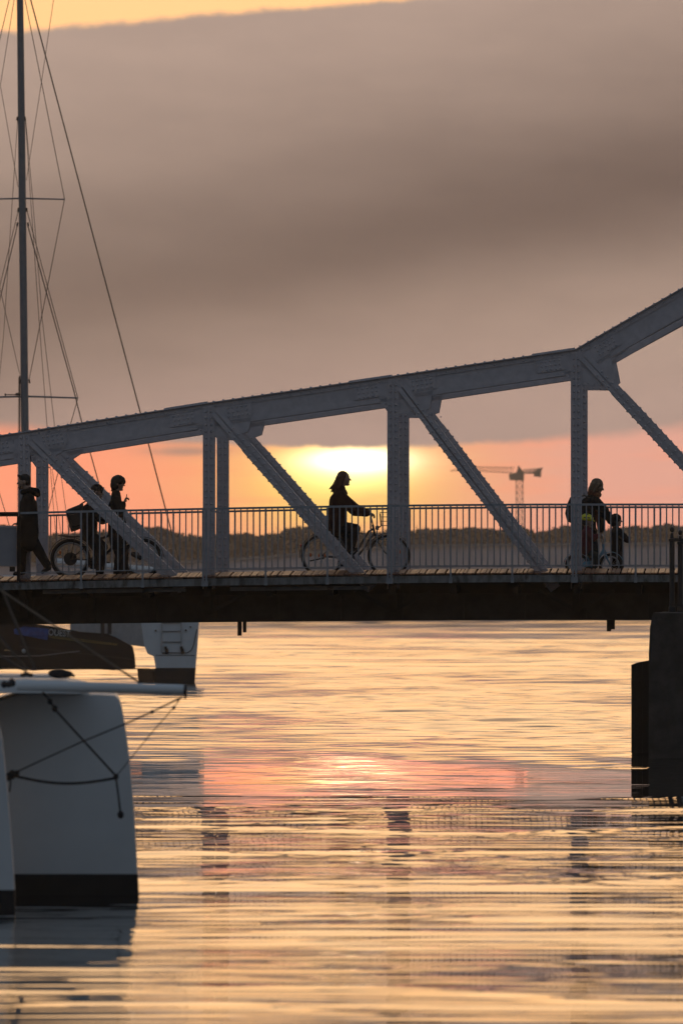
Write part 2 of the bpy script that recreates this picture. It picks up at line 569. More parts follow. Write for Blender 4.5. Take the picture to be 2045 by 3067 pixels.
def build_water():
    chunks = []
    verts, faces = [], []
    base = 0

    def grid(xs, ys, sp):
        nonlocal base
        X, Y = np.meshgrid(xs, ys)
        SPm = np.repeat(sp[:, None], len(xs), 1)
        Z = wave_field(X, Y, SPm)
        nx, ny = len(xs), len(ys)
        verts.append(np.stack([X, Y, Z], -1).reshape(-1, 3))
        i = np.arange(nx - 1)[None, :] + (np.arange(ny - 1) * nx)[:, None]
        i = i.reshape(-1)
        faces.append(np.stack([i, i + 1, i + 1 + nx, i + nx], -1) + base)
        base += nx * ny

    def rows(y0, y1, f):
        ys = [y0]
        while ys[-1] < y1:
            ys.append(ys[-1] + f(ys[-1]))
        ys[-1] = y1
        return np.array(ys)
    f1 = lambda y: min(max(0.05, 0.62 * y * y / (F * CZ)), 0.24)
    for y0, y1, half, dx, fy in ((66.0, 222.0, 9.0, 0.11, f1), (221.5, 420.0, 12.0, 0.11, lambda y: 0.21), (419.0, 900.0, 25.0, 0.28, lambda y: 0.42), (897.0, 1880.0, 54.0, 0.9, lambda y: 1.9)):
        ys = rows(y0, y1, fy)
        grid(np.arange(-half, half + 0.01, dx), ys, np.array([fy(v) for v in ys]))
    V = np.concatenate(verts)
    Fq = np.concatenate(faces)
    # the plain basin around the finely modelled stretch
    flat = []
    def quad(x0, y0, x1, y1):
        nonlocal base, V
        V = np.concatenate([V, np.array([[x0, y0, 0], [x1, y0, 0], [x1, y1, 0], [x0, y1, 0]])])
        flat.append([base, base + 1, base + 2, base + 3])
        base += 4
    quad(-1500, -150, 1500, 66)
    for y0, y1, half in ((66, 222, 9), (222, 420, 12), (420, 900, 25), (900, 1880, 54)):
        quad(-1500, y0, -half, y1)
        quad(half, y0, 1500, y1)
    Fq = np.concatenate([Fq, np.array(flat)])
    me = bpy.data.meshes.new('water')
    me.vertices.add(len(V)); me.vertices.foreach_set('co', V.astype(np.float32).ravel())
    me.loops.add(Fq.size); me.loops.foreach_set('vertex_index', Fq.astype(np.int32).ravel())
    me.polygons.add(len(Fq))
    me.polygons.foreach_set('loop_start', np.arange(0, Fq.size, 4, dtype=np.int32))
    me.polygons.foreach_set('loop_total', np.full(len(Fq), 4, dtype=np.int32))
    me.polygons.foreach_set('use_smooth', np.ones(len(Fq), dtype=bool))
    me.update(calc_edges=True)
    m = bpy.data.materials.new('harbour_water')
    m.use_nodes = True
    N = Nodes(m.node_tree)
    b = m.node_tree.nodes['Principled BSDF']
    b.inputs['Base Color'].default_value = (0.012, 0.016, 0.016, 1)
    b.inputs['IOR'].default_value = 1.33
    co = N.n('ShaderNodeTexCoord').outputs['Object']
    mp = N.n('ShaderNodeMapping'); N.put(mp.inputs[0], co)
    mp.inputs['Scale'].default_value = (0.55, 2.2, 1)
    n1 = N.noise(mp.outputs[0], 1.6, 4.0, 0.6)
    mp2 = N.n('ShaderNodeMapping'); N.put(mp2.inputs[0], co)
    mp2.inputs['Scale'].default_value = (0.9, 1.1, 1)
    n2 = N.noise(mp2.outputs[0], 2.5, 3.0, 0.55)
    sp = N.n('ShaderNodeSeparateXYZ'); N.put(sp.inputs[0], co)
    far = N.step(sp.outputs[1], 208, 250)
    h = N.m('ADD', N.m('MULTIPLY', n1, 0.00022), N.m('MULTIPLY', N.m('MULTIPLY', n2, 0.0030), far))
    bp = N.n('ShaderNodeBump')
    bp.inputs['Strength'].default_value = 1.0
    bp.inputs['Distance'].default_value = 1.0
    N.put(bp.inputs['Height'], h)
    N.put(b.inputs['Normal'], bp.outputs[0])
    N.put(b.inputs['Roughness'], N.m('ADD', 0.004, N.m('MULTIPLY', far, 0.02)))
    me.materials.append(m)
    o = bpy.data.objects.new('water', me)
    COL.objects.link(o)
    o['kind'] = 'structure'
    return o


build_water()
def build_shore():
    # low land behind the basin, carried on far enough to hold the tower crane
    mb = MB()
    mb.box((-1500, 1885, -3), (1500, 3400, 1.2))
    o = mb.build('far_shore', mat('shore_ground', (0.09, 0.08, 0.06), 0.95, var=0.3, vscale=0.05))
    tag(o, kind='structure')
    mb = MB()
    mb.box((-1500, -150, -4.2), (1500, 1890, -3.6))
    tag(mb.build('harbour_bed', mat('mud', (0.05, 0.045, 0.035), 0.95)), kind='structure')
    # pale embankment in front of the trees, a little higher towards the right
    base = Vector((0, 1862, 0))
    t = thing('harbour_embankment', 'long pale grey embankment wall on the far shore below the trees', 'embankment', base)
    top = [(-900, 1700), (500, 1690), (800, 1672), (1010, 1652), (1220, 1639), (1640, 1634), (2045, 1631), (3200, 1629)]
    pts = [W(px, py, 1862) for px, py in top]
    secs = []
    for p in pts:
        secs.append([(p.x, 1862, -1), (p.x, 1868, p.z), (p.x, 1874, p.z), (p.x, 1884, -1)])
    MB().loft(secs).build('wall', mat('pale_concrete', (0.42, 0.365, 0.37), 0.9, var=0.08, vscale=0.2), t)
    secs = [[(p.x, 1867.6, p.z + 0.002), (p.x, 1867.6, p.z + 0.35), (p.x, 1874.3, p.z + 0.35), (p.x, 1874.3, p.z + 0.002)] for p in pts]
    MB().loft(secs).build('coping', mat('coping_concrete', (0.36, 0.33, 0.32), 0.9, var=0.08, vscale=0.2), t)


build_shore()


# ================================================================ far trees
def leaf_material(name, col):
    m = mat(name, col, 0.8, var=0.45, vscale=0.7)
    return m


LEAF = [leaf_material('winter_foliage_olive', (0.090, 0.072, 0.064)), leaf_material('winter_foliage_brown', (0.095, 0.071, 0.064)),
        leaf_material('winter_foliage_dark', (0.076, 0.064, 0.058))]
M_BARK = mat('tree_bark', (0.06, 0.048, 0.036), 0.95)


def tree(px, top, wpx, Y, kind, label, seed):
    r = random.Random(seed)
    foot = W(px, 1800, Y); foot.z = 1.15
    H = CZ + (HY - top) * Y / F - foot.z
    half = wpx * Y / F / 2
    t = thing('far_tree', label, 'tree', foot, 'trees along the far shore')
    tr = MB()
    lean = r.uniform(-0.4, 0.4)
    tr.tube([foot, foot + Vector((lean * 0.3, 0, H * 0.35)), foot + Vector((lean, 0, H * 0.75)), foot + Vector((lean * 1.3, 0, H * 0.94))], [0.26, 0.2, 0.1, 0.03], 6)
    clumps = []
    for i in range(9):
        z = H * r.uniform(0.34, 0.9)
        prof = math.sqrt(max(0.05, 1 - ((z / H - 0.55) / 0.47) ** 2))
        a = r.uniform(0, 2 * PI)
        rr = half * prof * r.uniform(0.35, 0.85)
        tip = foot + Vector((lean * z / H + rr * math.cos(a), rr * math.sin(a) * 0.9, z))
        st = foot + Vector((lean * z / H * 0.7, 0, z * r.uniform(0.55, 0.75)))
        tr.tube([st, (st + tip) / 2 + Vector((0, 0, 0.2)), tip], [0.09, 0.06, 0.02], 5)
        clumps.append((tip, half * r.uniform(0.26, 0.46)))
    clumps.append((foot + Vector((lean * 1.2, 0, H * 0.87)), half * 0.4))
    clumps.append((foot + Vector((lean, 0, H * 0.62)), half * 0.6))
    clumps.append((foot + Vector((0, 0, H * 0.36)), half * 0.6))
    tr.build('trunk', M_BARK, t)
    cr = MB()
    for c, rad in clumps:
        n = int(62 * (rad / 1.2) ** 1.4) + 40
        for _ in range(n):
            d = Vector((r.gauss(0, 1), r.gauss(0, 1), r.gauss(0, 0.8)))
            d = d.normalized() * rad * r.uniform(0.2, 1.0) ** 0.6
            p = c + d
            if p.z > foot.z + H:
                p.z = foot.z + H - r.uniform(0, 0.3)
            s = r.uniform(0.18, 0.42)
            q = Vector((r.gauss(0, 1), r.gauss(0, 1), r.gauss(0, 1))).normalized()
            w2 = q.orthogonal().normalized() * s
            u2 = q.cross(w2).normalized() * s * r.uniform(0.6, 1.6)
            cr.add([p - w2, p - u2 * 0.6, p + w2, p + u2], [(0, 1, 2, 3)])
    # twigs that stick out of the crown
    for _ in range(26):
        a = r.uniform(0, 2 * PI); z = H * r.uniform(0.6, 0.97)
        prof = math.sqrt(max(0.05, 1 - ((z / H - 0.55) / 0.47) ** 2))
        p = foot + Vector((lean + half * prof * math.cos(a) * 0.8, half * prof * math.sin(a) * 0.8, z))
        q = p + Vector((math.cos(a) * 0.4, 0, r.uniform(0.3, 0.8)))
        cr.beam(p, q, 0.05, 0.05)
    cr.build('crown', LEAF[kind], t)


def build_trees():
    prof = [(-300, 1585), (-60, 1580), (0, 1572), (40, 1578), (140, 1614), (165, 1600), (230, 1596), (300, 1590), (370, 1588), (430, 1579), (470, 1577), (515, 1588),
            (545, 1604), (600, 1607), (640, 1600), (690, 1597), (730, 1603), (790, 1608), (845, 1592), (880, 1579), (905, 1576), (950, 1580), (1000, 1584),
            (1060, 1590), (1120, 1596), (1180, 1594), (1222, 1597), (1245, 1585), (1330, 1583), (1420, 1582), (1500, 1588), (1560, 1578), (1600, 1595), (1650, 1590),
            (1690, 1570), (1760, 1588), (1830, 1584), (1895, 1577), (1945, 1582), (1992, 1570), (2045, 1577), (2120, 1580), (2250, 1575)]
    pxs = np.array([p[0] for p in prof], float); tops = np.array([p[1] for p in prof], float)
    marks = [(0, 'bare'), (150, 'thin'), (470, 'tall'), (905, 'broad'), (1250, 'flat'), (1692, 'pointed'), (1992, 'spiky')]
    r = random.Random(3)
    kinds = ['olive brown', 'russet brown', 'dark']
    ords = ['first', 'second', 'third', 'fourth', 'fifth', 'sixth', 'seventh', 'eighth', 'ninth', 'tenth', 'eleventh', 'twelfth']
    bays = [(-999, 75, 'left of the first truss post'), (75, 627, 'between the first two truss posts'), (627, 1178, 'between the second and third truss posts'),
            (1178, 1725, 'between the third and fourth truss posts'), (1725, 9999, 'right of the fourth truss post')]
    n = 0
    for row, (Y, step, lift) in enumerate(((1900, 74, 0), (1925, 82, 9))):
        count = {}
        px = -60 + row * 30
        while px < 2120:
            w = r.uniform(95, 150)
            top = float(np.interp(px, pxs, tops)) + lift + r.uniform(-14, -4)
            k = r.randrange(3)
            where = next(q[2] for q in bays if q[0] <= px < q[1])
            count[where] = count.get(where, 0) + 1
            lab = f"hazy {kinds[k]} {'front' if row == 0 else 'back'} row tree, {ords[count[where] - 1]} from left {where}"
            tree(px, top, w, Y, k, lab, 100 + n)
            n += 1
            px += step * r.uniform(0.85, 1.15)
    # scrub under the trees, nobody could count it
    mb = MB()
    r = random.Random(9)
    for _ in range(34000):
        px = r.uniform(-250, 2350)
        Y = r.uniform(1886, 1935)
        top = float(np.interp(px, pxs, tops)) + 5
        p = W(px, 1800, Y)
        zmax = CZ + (HY - top) * Y / F
        p.z = 1.2 + (zmax - 1.2) * r.random() ** 0.6
        s = r.uniform(0.3, 0.65)
        q = Vector((r.gauss(0, 1), r.gauss(0, 1), r.gauss(0, 1))).normalized()
        w2 = q.orthogonal().normalized() * s
        u2 = q.cross(w2).normalized() * s
        mb.add([p - w2, p - u2, p + w2, p + u2], [(0, 1, 2, 3)])
    o = mb.build('undergrowth', LEAF[1])
    tag(o, kind='stuff', label='dense brown undergrowth filling the far shore below the trees')


build_trees()


# ================================================================ tower crane, kilometres away
def build_crane():
    Y = 3280.0
    base = W(1555, 1800, Y); base.z = 1.2
    t = thing('tower_crane', 'hazy tower crane far off above the treeline with its jib pointing left', 'crane', base)
    M = mat('crane_steel', (0.4, 0.3, 0.25), 0.6)
    P = lambda px, py, dy=0.0: W(px, py, Y) + Vector((0, dy, 0))

    def lattice(mb, a0, a1, b0, b1, nb, dep, r, rd):
        """flat-sided lattice between chord a0-a1 and chord b0-b1, depth dep"""
        for d in (-dep / 2, dep / 2):
            dv = Vector((0, d, 0))
            mb.beam(a0 + dv, a1 + dv, r, r); mb.beam(b0 + dv, b1 + dv, r, r)
            for i in range(nb):
                f0, f1 = i / nb, (i + 1) / nb
                pa0, pa1, pb0, pb1 = a0.lerp(a1, f0), a0.lerp(a1, f1), b0.lerp(b1, f0), b0.lerp(b1, f1)
                mb.beam(pa0 + dv, pb1 + dv, rd, rd)
                mb.beam(pb0 + dv, pa1 + dv, rd, rd)
                mb.beam(pa1 + dv, pb1 + dv, rd, rd)
    mb = MB()
    z0 = Vector((P(1545, 1800).x, Y, 1.2)); z1 = Vector((P(1565, 1800).x, Y, 1.2))
    lattice(mb, z0, P(1545, 1438), z1, P(1565, 1438), 20, 1.4, 0.20, 0.12)
    mb.build('mast', M, t)
    mb = MB()
    lattice(mb, P(1540, 1400), P(1400, 1398), P(1540, 1418), P(1400, 1409), 12, 0.8, 0.12, 0.07)
    lattice(mb, P(1400, 1398), P(1349, 1409), P(1400, 1409), P(1349, 1412), 5, 0.7, 0.07, 0.04)
    mb.build('jib', M, t)
    mb = MB()
    lattice(mb, P(1565, 1408), P(1624, 1403), P(1565, 1419), P(1610, 1413), 5, 0.9, 0.19, 0.12)
    mb.box(P(1566, 1419, -0.9), P(1605, 1414, 0.9))
    mb.build('counter_jib', M, t)
    mb = MB()
    mb.prism([(p.x, p.z) for p in (P(1598, 1427), P(1619, 1429), P(1620, 1410), P(1625, 1401), P(1612, 1402), P(1597, 1412))], Y - 1.0, Y + 1.0)
    mb.build('counterweight', mat('crane_ballast', (0.22, 0.19, 0.17), 0.8), t)
    mb = MB()
    mb.prism([(p.x, p.z) for p in (P(1525, 1438), P(1568, 1440), P(1568, 1416), P(1558, 1402), P(1550, 1402), P(1545, 1416), P(1523, 1420))], Y - 1.3, Y + 1.3)
    mb.build('cab', mat('crane_cab', (0.24, 0.2, 0.17), 0.6), t)
    mb = MB()
    mb.beam(P(1552, 1402), P(1553, 1396), 0.5, 0.5)
    mb.build('tower_head', M, t)


build_crane()
# ================================================================ THE BRIDGE
def camber(px):
    return np.clip((1650.0 - px) / 1650.0, 0, None) ** 1.6 if px < 1650 else 0.0


def cz(x, amount=0.131):
    """drop of the deck at bridge-local x, metres"""
    px = x * S + CX
    return -amount * camber(px)


TRUSS_GAP = 5.0
XL, XR = -9.0, 8.6        # built length of the span, metres either side of the view axis


def chord_line(px):
    xs = [-476, 75, 627, 1178, 1725, 2045, 2600]
    top = [1380, 1296, 1209, 1129, 1048, 864, 545]
    return float(np.interp(px, xs, top))


NODES = [-476, 75, 627, 1178, 1725, 2440]


def rivet(mb, p, r=0.013, axis='y', sgn=-1):
    """low dome"""
    n = 6
    ring = []
    for i in range(n):
        a = 2 * PI * i / n
        if axis == 'y':
            ring.append((p[0] + r * math.cos(a), p[1], p[2] + r * math.sin(a)))
        else:
            ring.append((p[0] + r * math.cos(a), p[1] + r * math.sin(a), p[2]))
    ring2 = []
    h = r * 0.95
    for i in range(n):
        a = 2 * PI * i / n
        if axis == 'y':
            ring2.append((p[0] + 0.6 * r * math.cos(a), p[1] + sgn * h, p[2] + 0.6 * r * math.sin(a)))
        else:
            ring2.append((p[0] + 0.6 * r * math.cos(a), p[1] + 0.6 * r * math.sin(a), p[2] + sgn * h))
    fs = [(i, (i + 1) % n, (i + 1) % n + n, i + n) for i in range(n)] + [tuple(range(n, 2 * n))]
    if (axis == 'y') == (sgn < 0):
        pass
    mb.add(ring + ring2, fs)


def build_truss(bridge, first):
    """one truss, built on the plane across = 0; returns its part objects"""
    out = []
    P = BL
    riv = MB()
    half = 0.15
    # --- top chord, bay by bay: web plates, top plate, edge angles
    for a, b in zip(NODES[:-1], NODES[1:]):
        px0, px1 = a, min(b, 2440)
        p0, p1 = P(px0, chord_line(px0)), P(px1, chord_line(px1))
        dvec = (p1 - p0).normalized()
        nrm = Vector((-dvec.z, 0, dvec.x))
        hgt = 0.395
        mb = MB()
        e = Vector((0, 0, 0))
        q0, q1 = p0 - nrm * hgt, p1 - nrm * hgt
        if a == 1725:        # steep bay: meet the level bay on a common upright line
            q0 = P(1732, 1122); q1 = P(2440, 735)
        mb.prism([(q0.x, q0.z), (q1.x, q1.z), (p1.x, p1.z), (p0.x, p0.z)], -0.135, 0.135)
        out.append(mb.build('top_chord', M_STEEL, bridge))
        ch = out[-1]
        # top plate, wider than the web
        m2 = MB()
        t0, t1 = p0 + nrm * 0.001, p1 + nrm * 0.001
        m2.loft([[t0 + Vector((0, -0.2, 0)), t0 + Vector((0, 0.2, 0)), t0 + nrm * 0.018 + Vector((0, 0.2, 0)), t0 + nrm * 0.018 + Vector((0, -0.2, 0))],
                 [t1 + Vector((0, -0.2, 0)), t1 + Vector((0, 0.2, 0)), t1 + nrm * 0.018 + Vector((0, 0.2, 0)), t1 + nrm * 0.018 + Vector((0, -0.2, 0))]])
        out.append(m2.build('cover_plate', M_STEEL, ch))
        # edge angles on the front and back of the web
        m3 = MB()
        for off, w in ((0.045, 0.075), (hgt - 0.04, 0.07)):
            for ys in (-0.143, 0.143):
                m3.beam(p0 - nrm * off + Vector((0, ys, 0)), p1 - nrm * off + Vector((0, ys, 0)), w, 0.018)
        out.append(m3.build('edge_angle', M_STEEL, ch))
        L = (p1 - p0).length
        n = int(L / 0.155)
        for i in range(n):
            c = p0 + dvec * (L * (i + 0.5) / n)
            for ys in (-0.175, 0.175):
                rivet(riv, c + nrm * 0.019 + Vector((0, ys, 0)), 0.018, 'z', 1)
            rivet(riv, c - nrm * 0.05 + Vector((0, -0.1525, 0)), 0.015)
        if 0 < a < 1500 or a == 75:
            # doubler plate on top near the right end of each bay
            d0, d1 = p1 - dvec * 0.72, p1 - dvec * 0.02
            m4 = MB()
            m4.loft([[d + nrm * 0.0195 + Vector((0, -0.17, 0)), d + nrm * 0.0195 + Vector((0, 0.17, 0)), d + nrm * 0.04 + Vector((0, 0.17, 0)), d + nrm * 0.04 + Vector((0, -0.17, 0))] for d in (d0, d1)])
            out.append(m4.build('doubler_plate', M_STEEL, ch))
        # splice rivets in the web by each node
        for s_, sign in ((p0, 1), (p1, -1)):
            for i in range(5):
                for j in range(3):
                    c = s_ + dvec * sign * (0.30 + i * 0.075) - nrm * (0.12 + j * 0.07)
                    rivet(riv, c + Vector((0, -0.1575, 0)), 0.018)
            m5 = MB()
            c0, c1 = s_ + dvec * sign * 0.2, s_ + dvec * sign * 0.68
            if sign < 0:
                c0, c1 = c1, c0
            pl = [c0 - nrm * 0.29, c1 - nrm * 0.29, c1 - nrm * 0.09, c0 - nrm * 0.09]
            m5.prism([(v.x, v.z) for v in pl], -0.1575, -0.1355)
            out.append(m5.build('splice_plate', M_STEEL, ch))
    # --- posts
    for nd in NODES[:-1]:
        w = 31 if nd == 1725 else 34
        x0, x1 = P(nd - w / 2, 1700).x, P(nd + w / 2, 1700).x
        top = P(nd, chord_line(nd) + 6).z
        zb = P(nd, 1764).z
        mb = MB()
        mb.box((x0, -0.165, zb), (x1, -0.153, top))
        mb.box((x0, 0.153, zb), (x1, 0.165, top))
        xm = (x0 + x1) / 2
        mb.box((xm - 0.006, -0.152, zb), (xm + 0.006, 0.152, top - 0.4))
        mb.box((x0 + 0.004, -0.15, zb), (x0 + 0.016, -0.07, top - 0.4))
        mb.box((x1 - 0.016, -0.15, zb), (x1 - 0.004, -0.07, top - 0.4))
        mb.box((x0 + 0.004, 0.07, zb), (x0 + 0.016, 0.15, top - 0.4))
        mb.box((x1 - 0.016, 0.07, zb), (x1 - 0.004, 0.15, top - 0.4))
        po = mb.build('truss_post', M_STEEL, bridge)
        out.append(po)
        m2 = MB()
        m2.box((xm - 0.014, -0.196, zb), (xm + 0.014, -0.166, top - 0.02))
        out.append(m2.build('post_rib', M_STEEL, po))
        m3 = MB()
        m3.box((x0 - 0.004, -0.176, zb), (x0 + 0.012, -0.1655, top - 0.3))
        m3.box((x1 - 0.012, -0.176, zb), (x1 + 0.004, -0.1655, top - 0.3))
        out.append(m3.build('post_flange', M_STEEL, po))
        z = zb + 0.1
        while z < top - 0.05:
            for xx in (x0 + 0.047, x1 - 0.047):
                rivet(riv, (xx, -0.166, z), 0.019)
            z += 0.108
    # --- diagonals
    for (ax, ay), (bx, by), wpx in (((-440, 1420), (62, 1835), 30), ((98, 1318), (622, 1835), 31), ((648, 1236), (1176, 1835), 31), ((1204, 1160), (1716, 1835), 30), ((1748, 1068), (2460, 1835), 31)):
        p, q = P(ax, ay), P(bx, by)
        q = p.lerp(q, (ay - 1764.0) / (ay - by))      # stops behind the fascia, above the girder
        d = (q - p).normalized()
        nrm = Vector((-d.z, 0, d.x))
        if nrm.z < 0:
            nrm = -nrm
        w = wpx / S
        mb = MB()
        mb.beam(p, q, w, 0.02)
        dg = None
        dy = Vector((0, -0.178, 0))
        mb = MB()
        mb.beam(p + dy + nrm * (w / 2 - 0.045), q + dy + nrm * (w / 2 - 0.045), 0.09, 0.016)
        mb.beam(p + dy - nrm * (w / 2 - 0.045), q + dy - nrm * (w / 2 - 0.045), 0.09, 0.016)
        mb.beam(p + nrm * 0.012 + d * 0.55, q + nrm * 0.012, 0.03, 0.338)
        mb.beam(p - dy + nrm * (w / 2 - 0.045), q - dy + nrm * (w / 2 - 0.045), 0.09, 0.016)
        mb.beam(p - dy - nrm * (w / 2 - 0.045), q - dy - nrm * (w / 2 - 0.045), 0.09, 0.016)
        dg = mb.build('diagonal_brace', M_STEEL, bridge)
        out.append(dg)
        m2 = MB()
        for sg in (1, -1):
            e0 = p + d * 0.75 + nrm * sg * (w / 2 + 0.003); e1 = q + nrm * sg * (w / 2 + 0.003)
            m2.beam(e0, e1, 0.012, 0.372)
        out.append(m2.build('edge_flange', M_STEEL, dg))
        L = (q - p).length
        n = int(L / 0.125)
        for i in range(3, n):
            c = p + d * (L * i / n)
            for sg in (1, -1):
                rivet(riv, c + nrm * sg * (w / 2 - 0.04) + dy + Vector((0, -0.0085, 0)), 0.018)
            if i > n * 0.2:
                for sg in (1, -1):
                    # heads on the edge flanges, seen in profile
                    cc = c + nrm * sg * (w / 2 + 0.009)
                    m6 = MB()
                    for yo in (-0.12, 0.12):
                        c2 = cc + Vector((0, yo, 0))
                        riv.loft([[c2 + d * 0.017 + Vector((0, 0.012, 0)), c2 + d * 0.017 - Vector((0, 0.012, 0)), c2 - d * 0.017 - Vector((0, 0.012, 0)), c2 - d * 0.017 + Vector((0, 0.012, 0))],
                                  [c2 + nrm * sg * 0.015 + d * 0.009 + Vector((0, 0.007, 0)), c2 + nrm * sg * 0.015 + d * 0.009 - Vector((0, 0.007, 0)),
                                   c2 + nrm * sg * 0.015 - d * 0.009 - Vector((0, 0.007, 0)), c2 + nrm * sg * 0.015 - d * 0.009 + Vector((0, 0.007, 0))]])
    # --- gusset plates at the nodes (photo outlines)
    G = {75: [(40, 1368), (57, 1392), (93, 1362), (150, 1378), (200, 1345), (205, 1310), (95, 1302), (45, 1310)],
         627: [(592, 1284), (610, 1304), (645, 1308), (695, 1310), (745, 1292), (754, 1258), (758, 1222), (640, 1216), (585, 1226)],
         1178: [(1137, 1202), (1160, 1232), (1196, 1240), (1243, 1240), (1287, 1224), (1296, 1177), (1300, 1145), (1190, 1136), (1130, 1150)],
         1725: [(1690, 1120), (1709, 1144), (1740, 1155), (1813, 1156), (1841, 1132), (1829, 1071), (1826, 1035), (1726, 1060), (1680, 1070)]}
    for nd, poly in G.items():
        for ys in ((-0.152, -0.136), (0.136, 0.152)):
            mb = MB()
            q = [P(a, b) for a, b in poly]
            mb.prism([(v.x, v.z) for v in q], *ys)
            out.append(mb.build('gusset_plate', M_STEEL, bridge))
        for i in range(5):
            rivet(riv, P(nd + 35 + i * 20, chord_line(nd) + 100 + i * 2) + Vector((0, -0.152, 0)), 0.013)
        for i in range(3):
            rivet(riv, P(nd - 24 + i * 6, chord_line(nd) + 80 + i * 9) + Vector((0, -0.152, 0)), 0.013)
    rv = riv.build('rivet_heads', M_STEEL, bridge, kind='stuff')
    out.append(rv)
    # --- bottom girder
    secs_w, secs_f, secs_t = [], [], []
    for px in range(-640, 2601, 120):
        zt = P(px, 1779).z + 0.0 + cz(P(px, 1779).x, 0.08); zb = P(px, 1853).z + cz(P(px, 1853).x, 0.08)
        x = P(px, 1820).x
        secs_w.append([(x, -0.02, zb), (x, 0.02, zb), (x, 0.02, zt), (x, -0.02, zt)])
        secs_f.append([(x, -0.2, zb - 0.022), (x, 0.2, zb - 0.022), (x, 0.2, zb - 0.001), (x, -0.2, zb - 0.001)])
        secs_t.append([(x, -0.16, zt + 0.001), (x, 0.16, zt + 0.001), (x, 0.16, zt + 0.02), (x, -0.16, zt + 0.02)])
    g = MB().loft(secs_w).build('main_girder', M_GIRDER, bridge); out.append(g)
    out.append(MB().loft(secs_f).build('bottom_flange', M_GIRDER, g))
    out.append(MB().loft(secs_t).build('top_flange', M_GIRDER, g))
    px = -450
    while px < 2500:
        x = P(px, 1800).x
        m = MB()
        m.box((x - 0.012, -0.13, P(px, 1852).z + cz(x, 0.08)), (x + 0.012, -0.021, P(px, 1780).z + cz(x, 0.08)))
        out.append(m.build('web_stiffener', M_GIRDER, g))
        px += 183.7
    return out


def clone_truss(parts, bridge, dy):
    mp = {}
    for o in parts:
        c = o.copy()
        COL.objects.link(c)
        mp[o.name] = c
    for o in parts:
        c = mp[o.name]
        if o.parent == bridge:
            c.parent = bridge
            c.location = (0, dy, 0)
        else:
            c.parent = mp[o.parent.name]


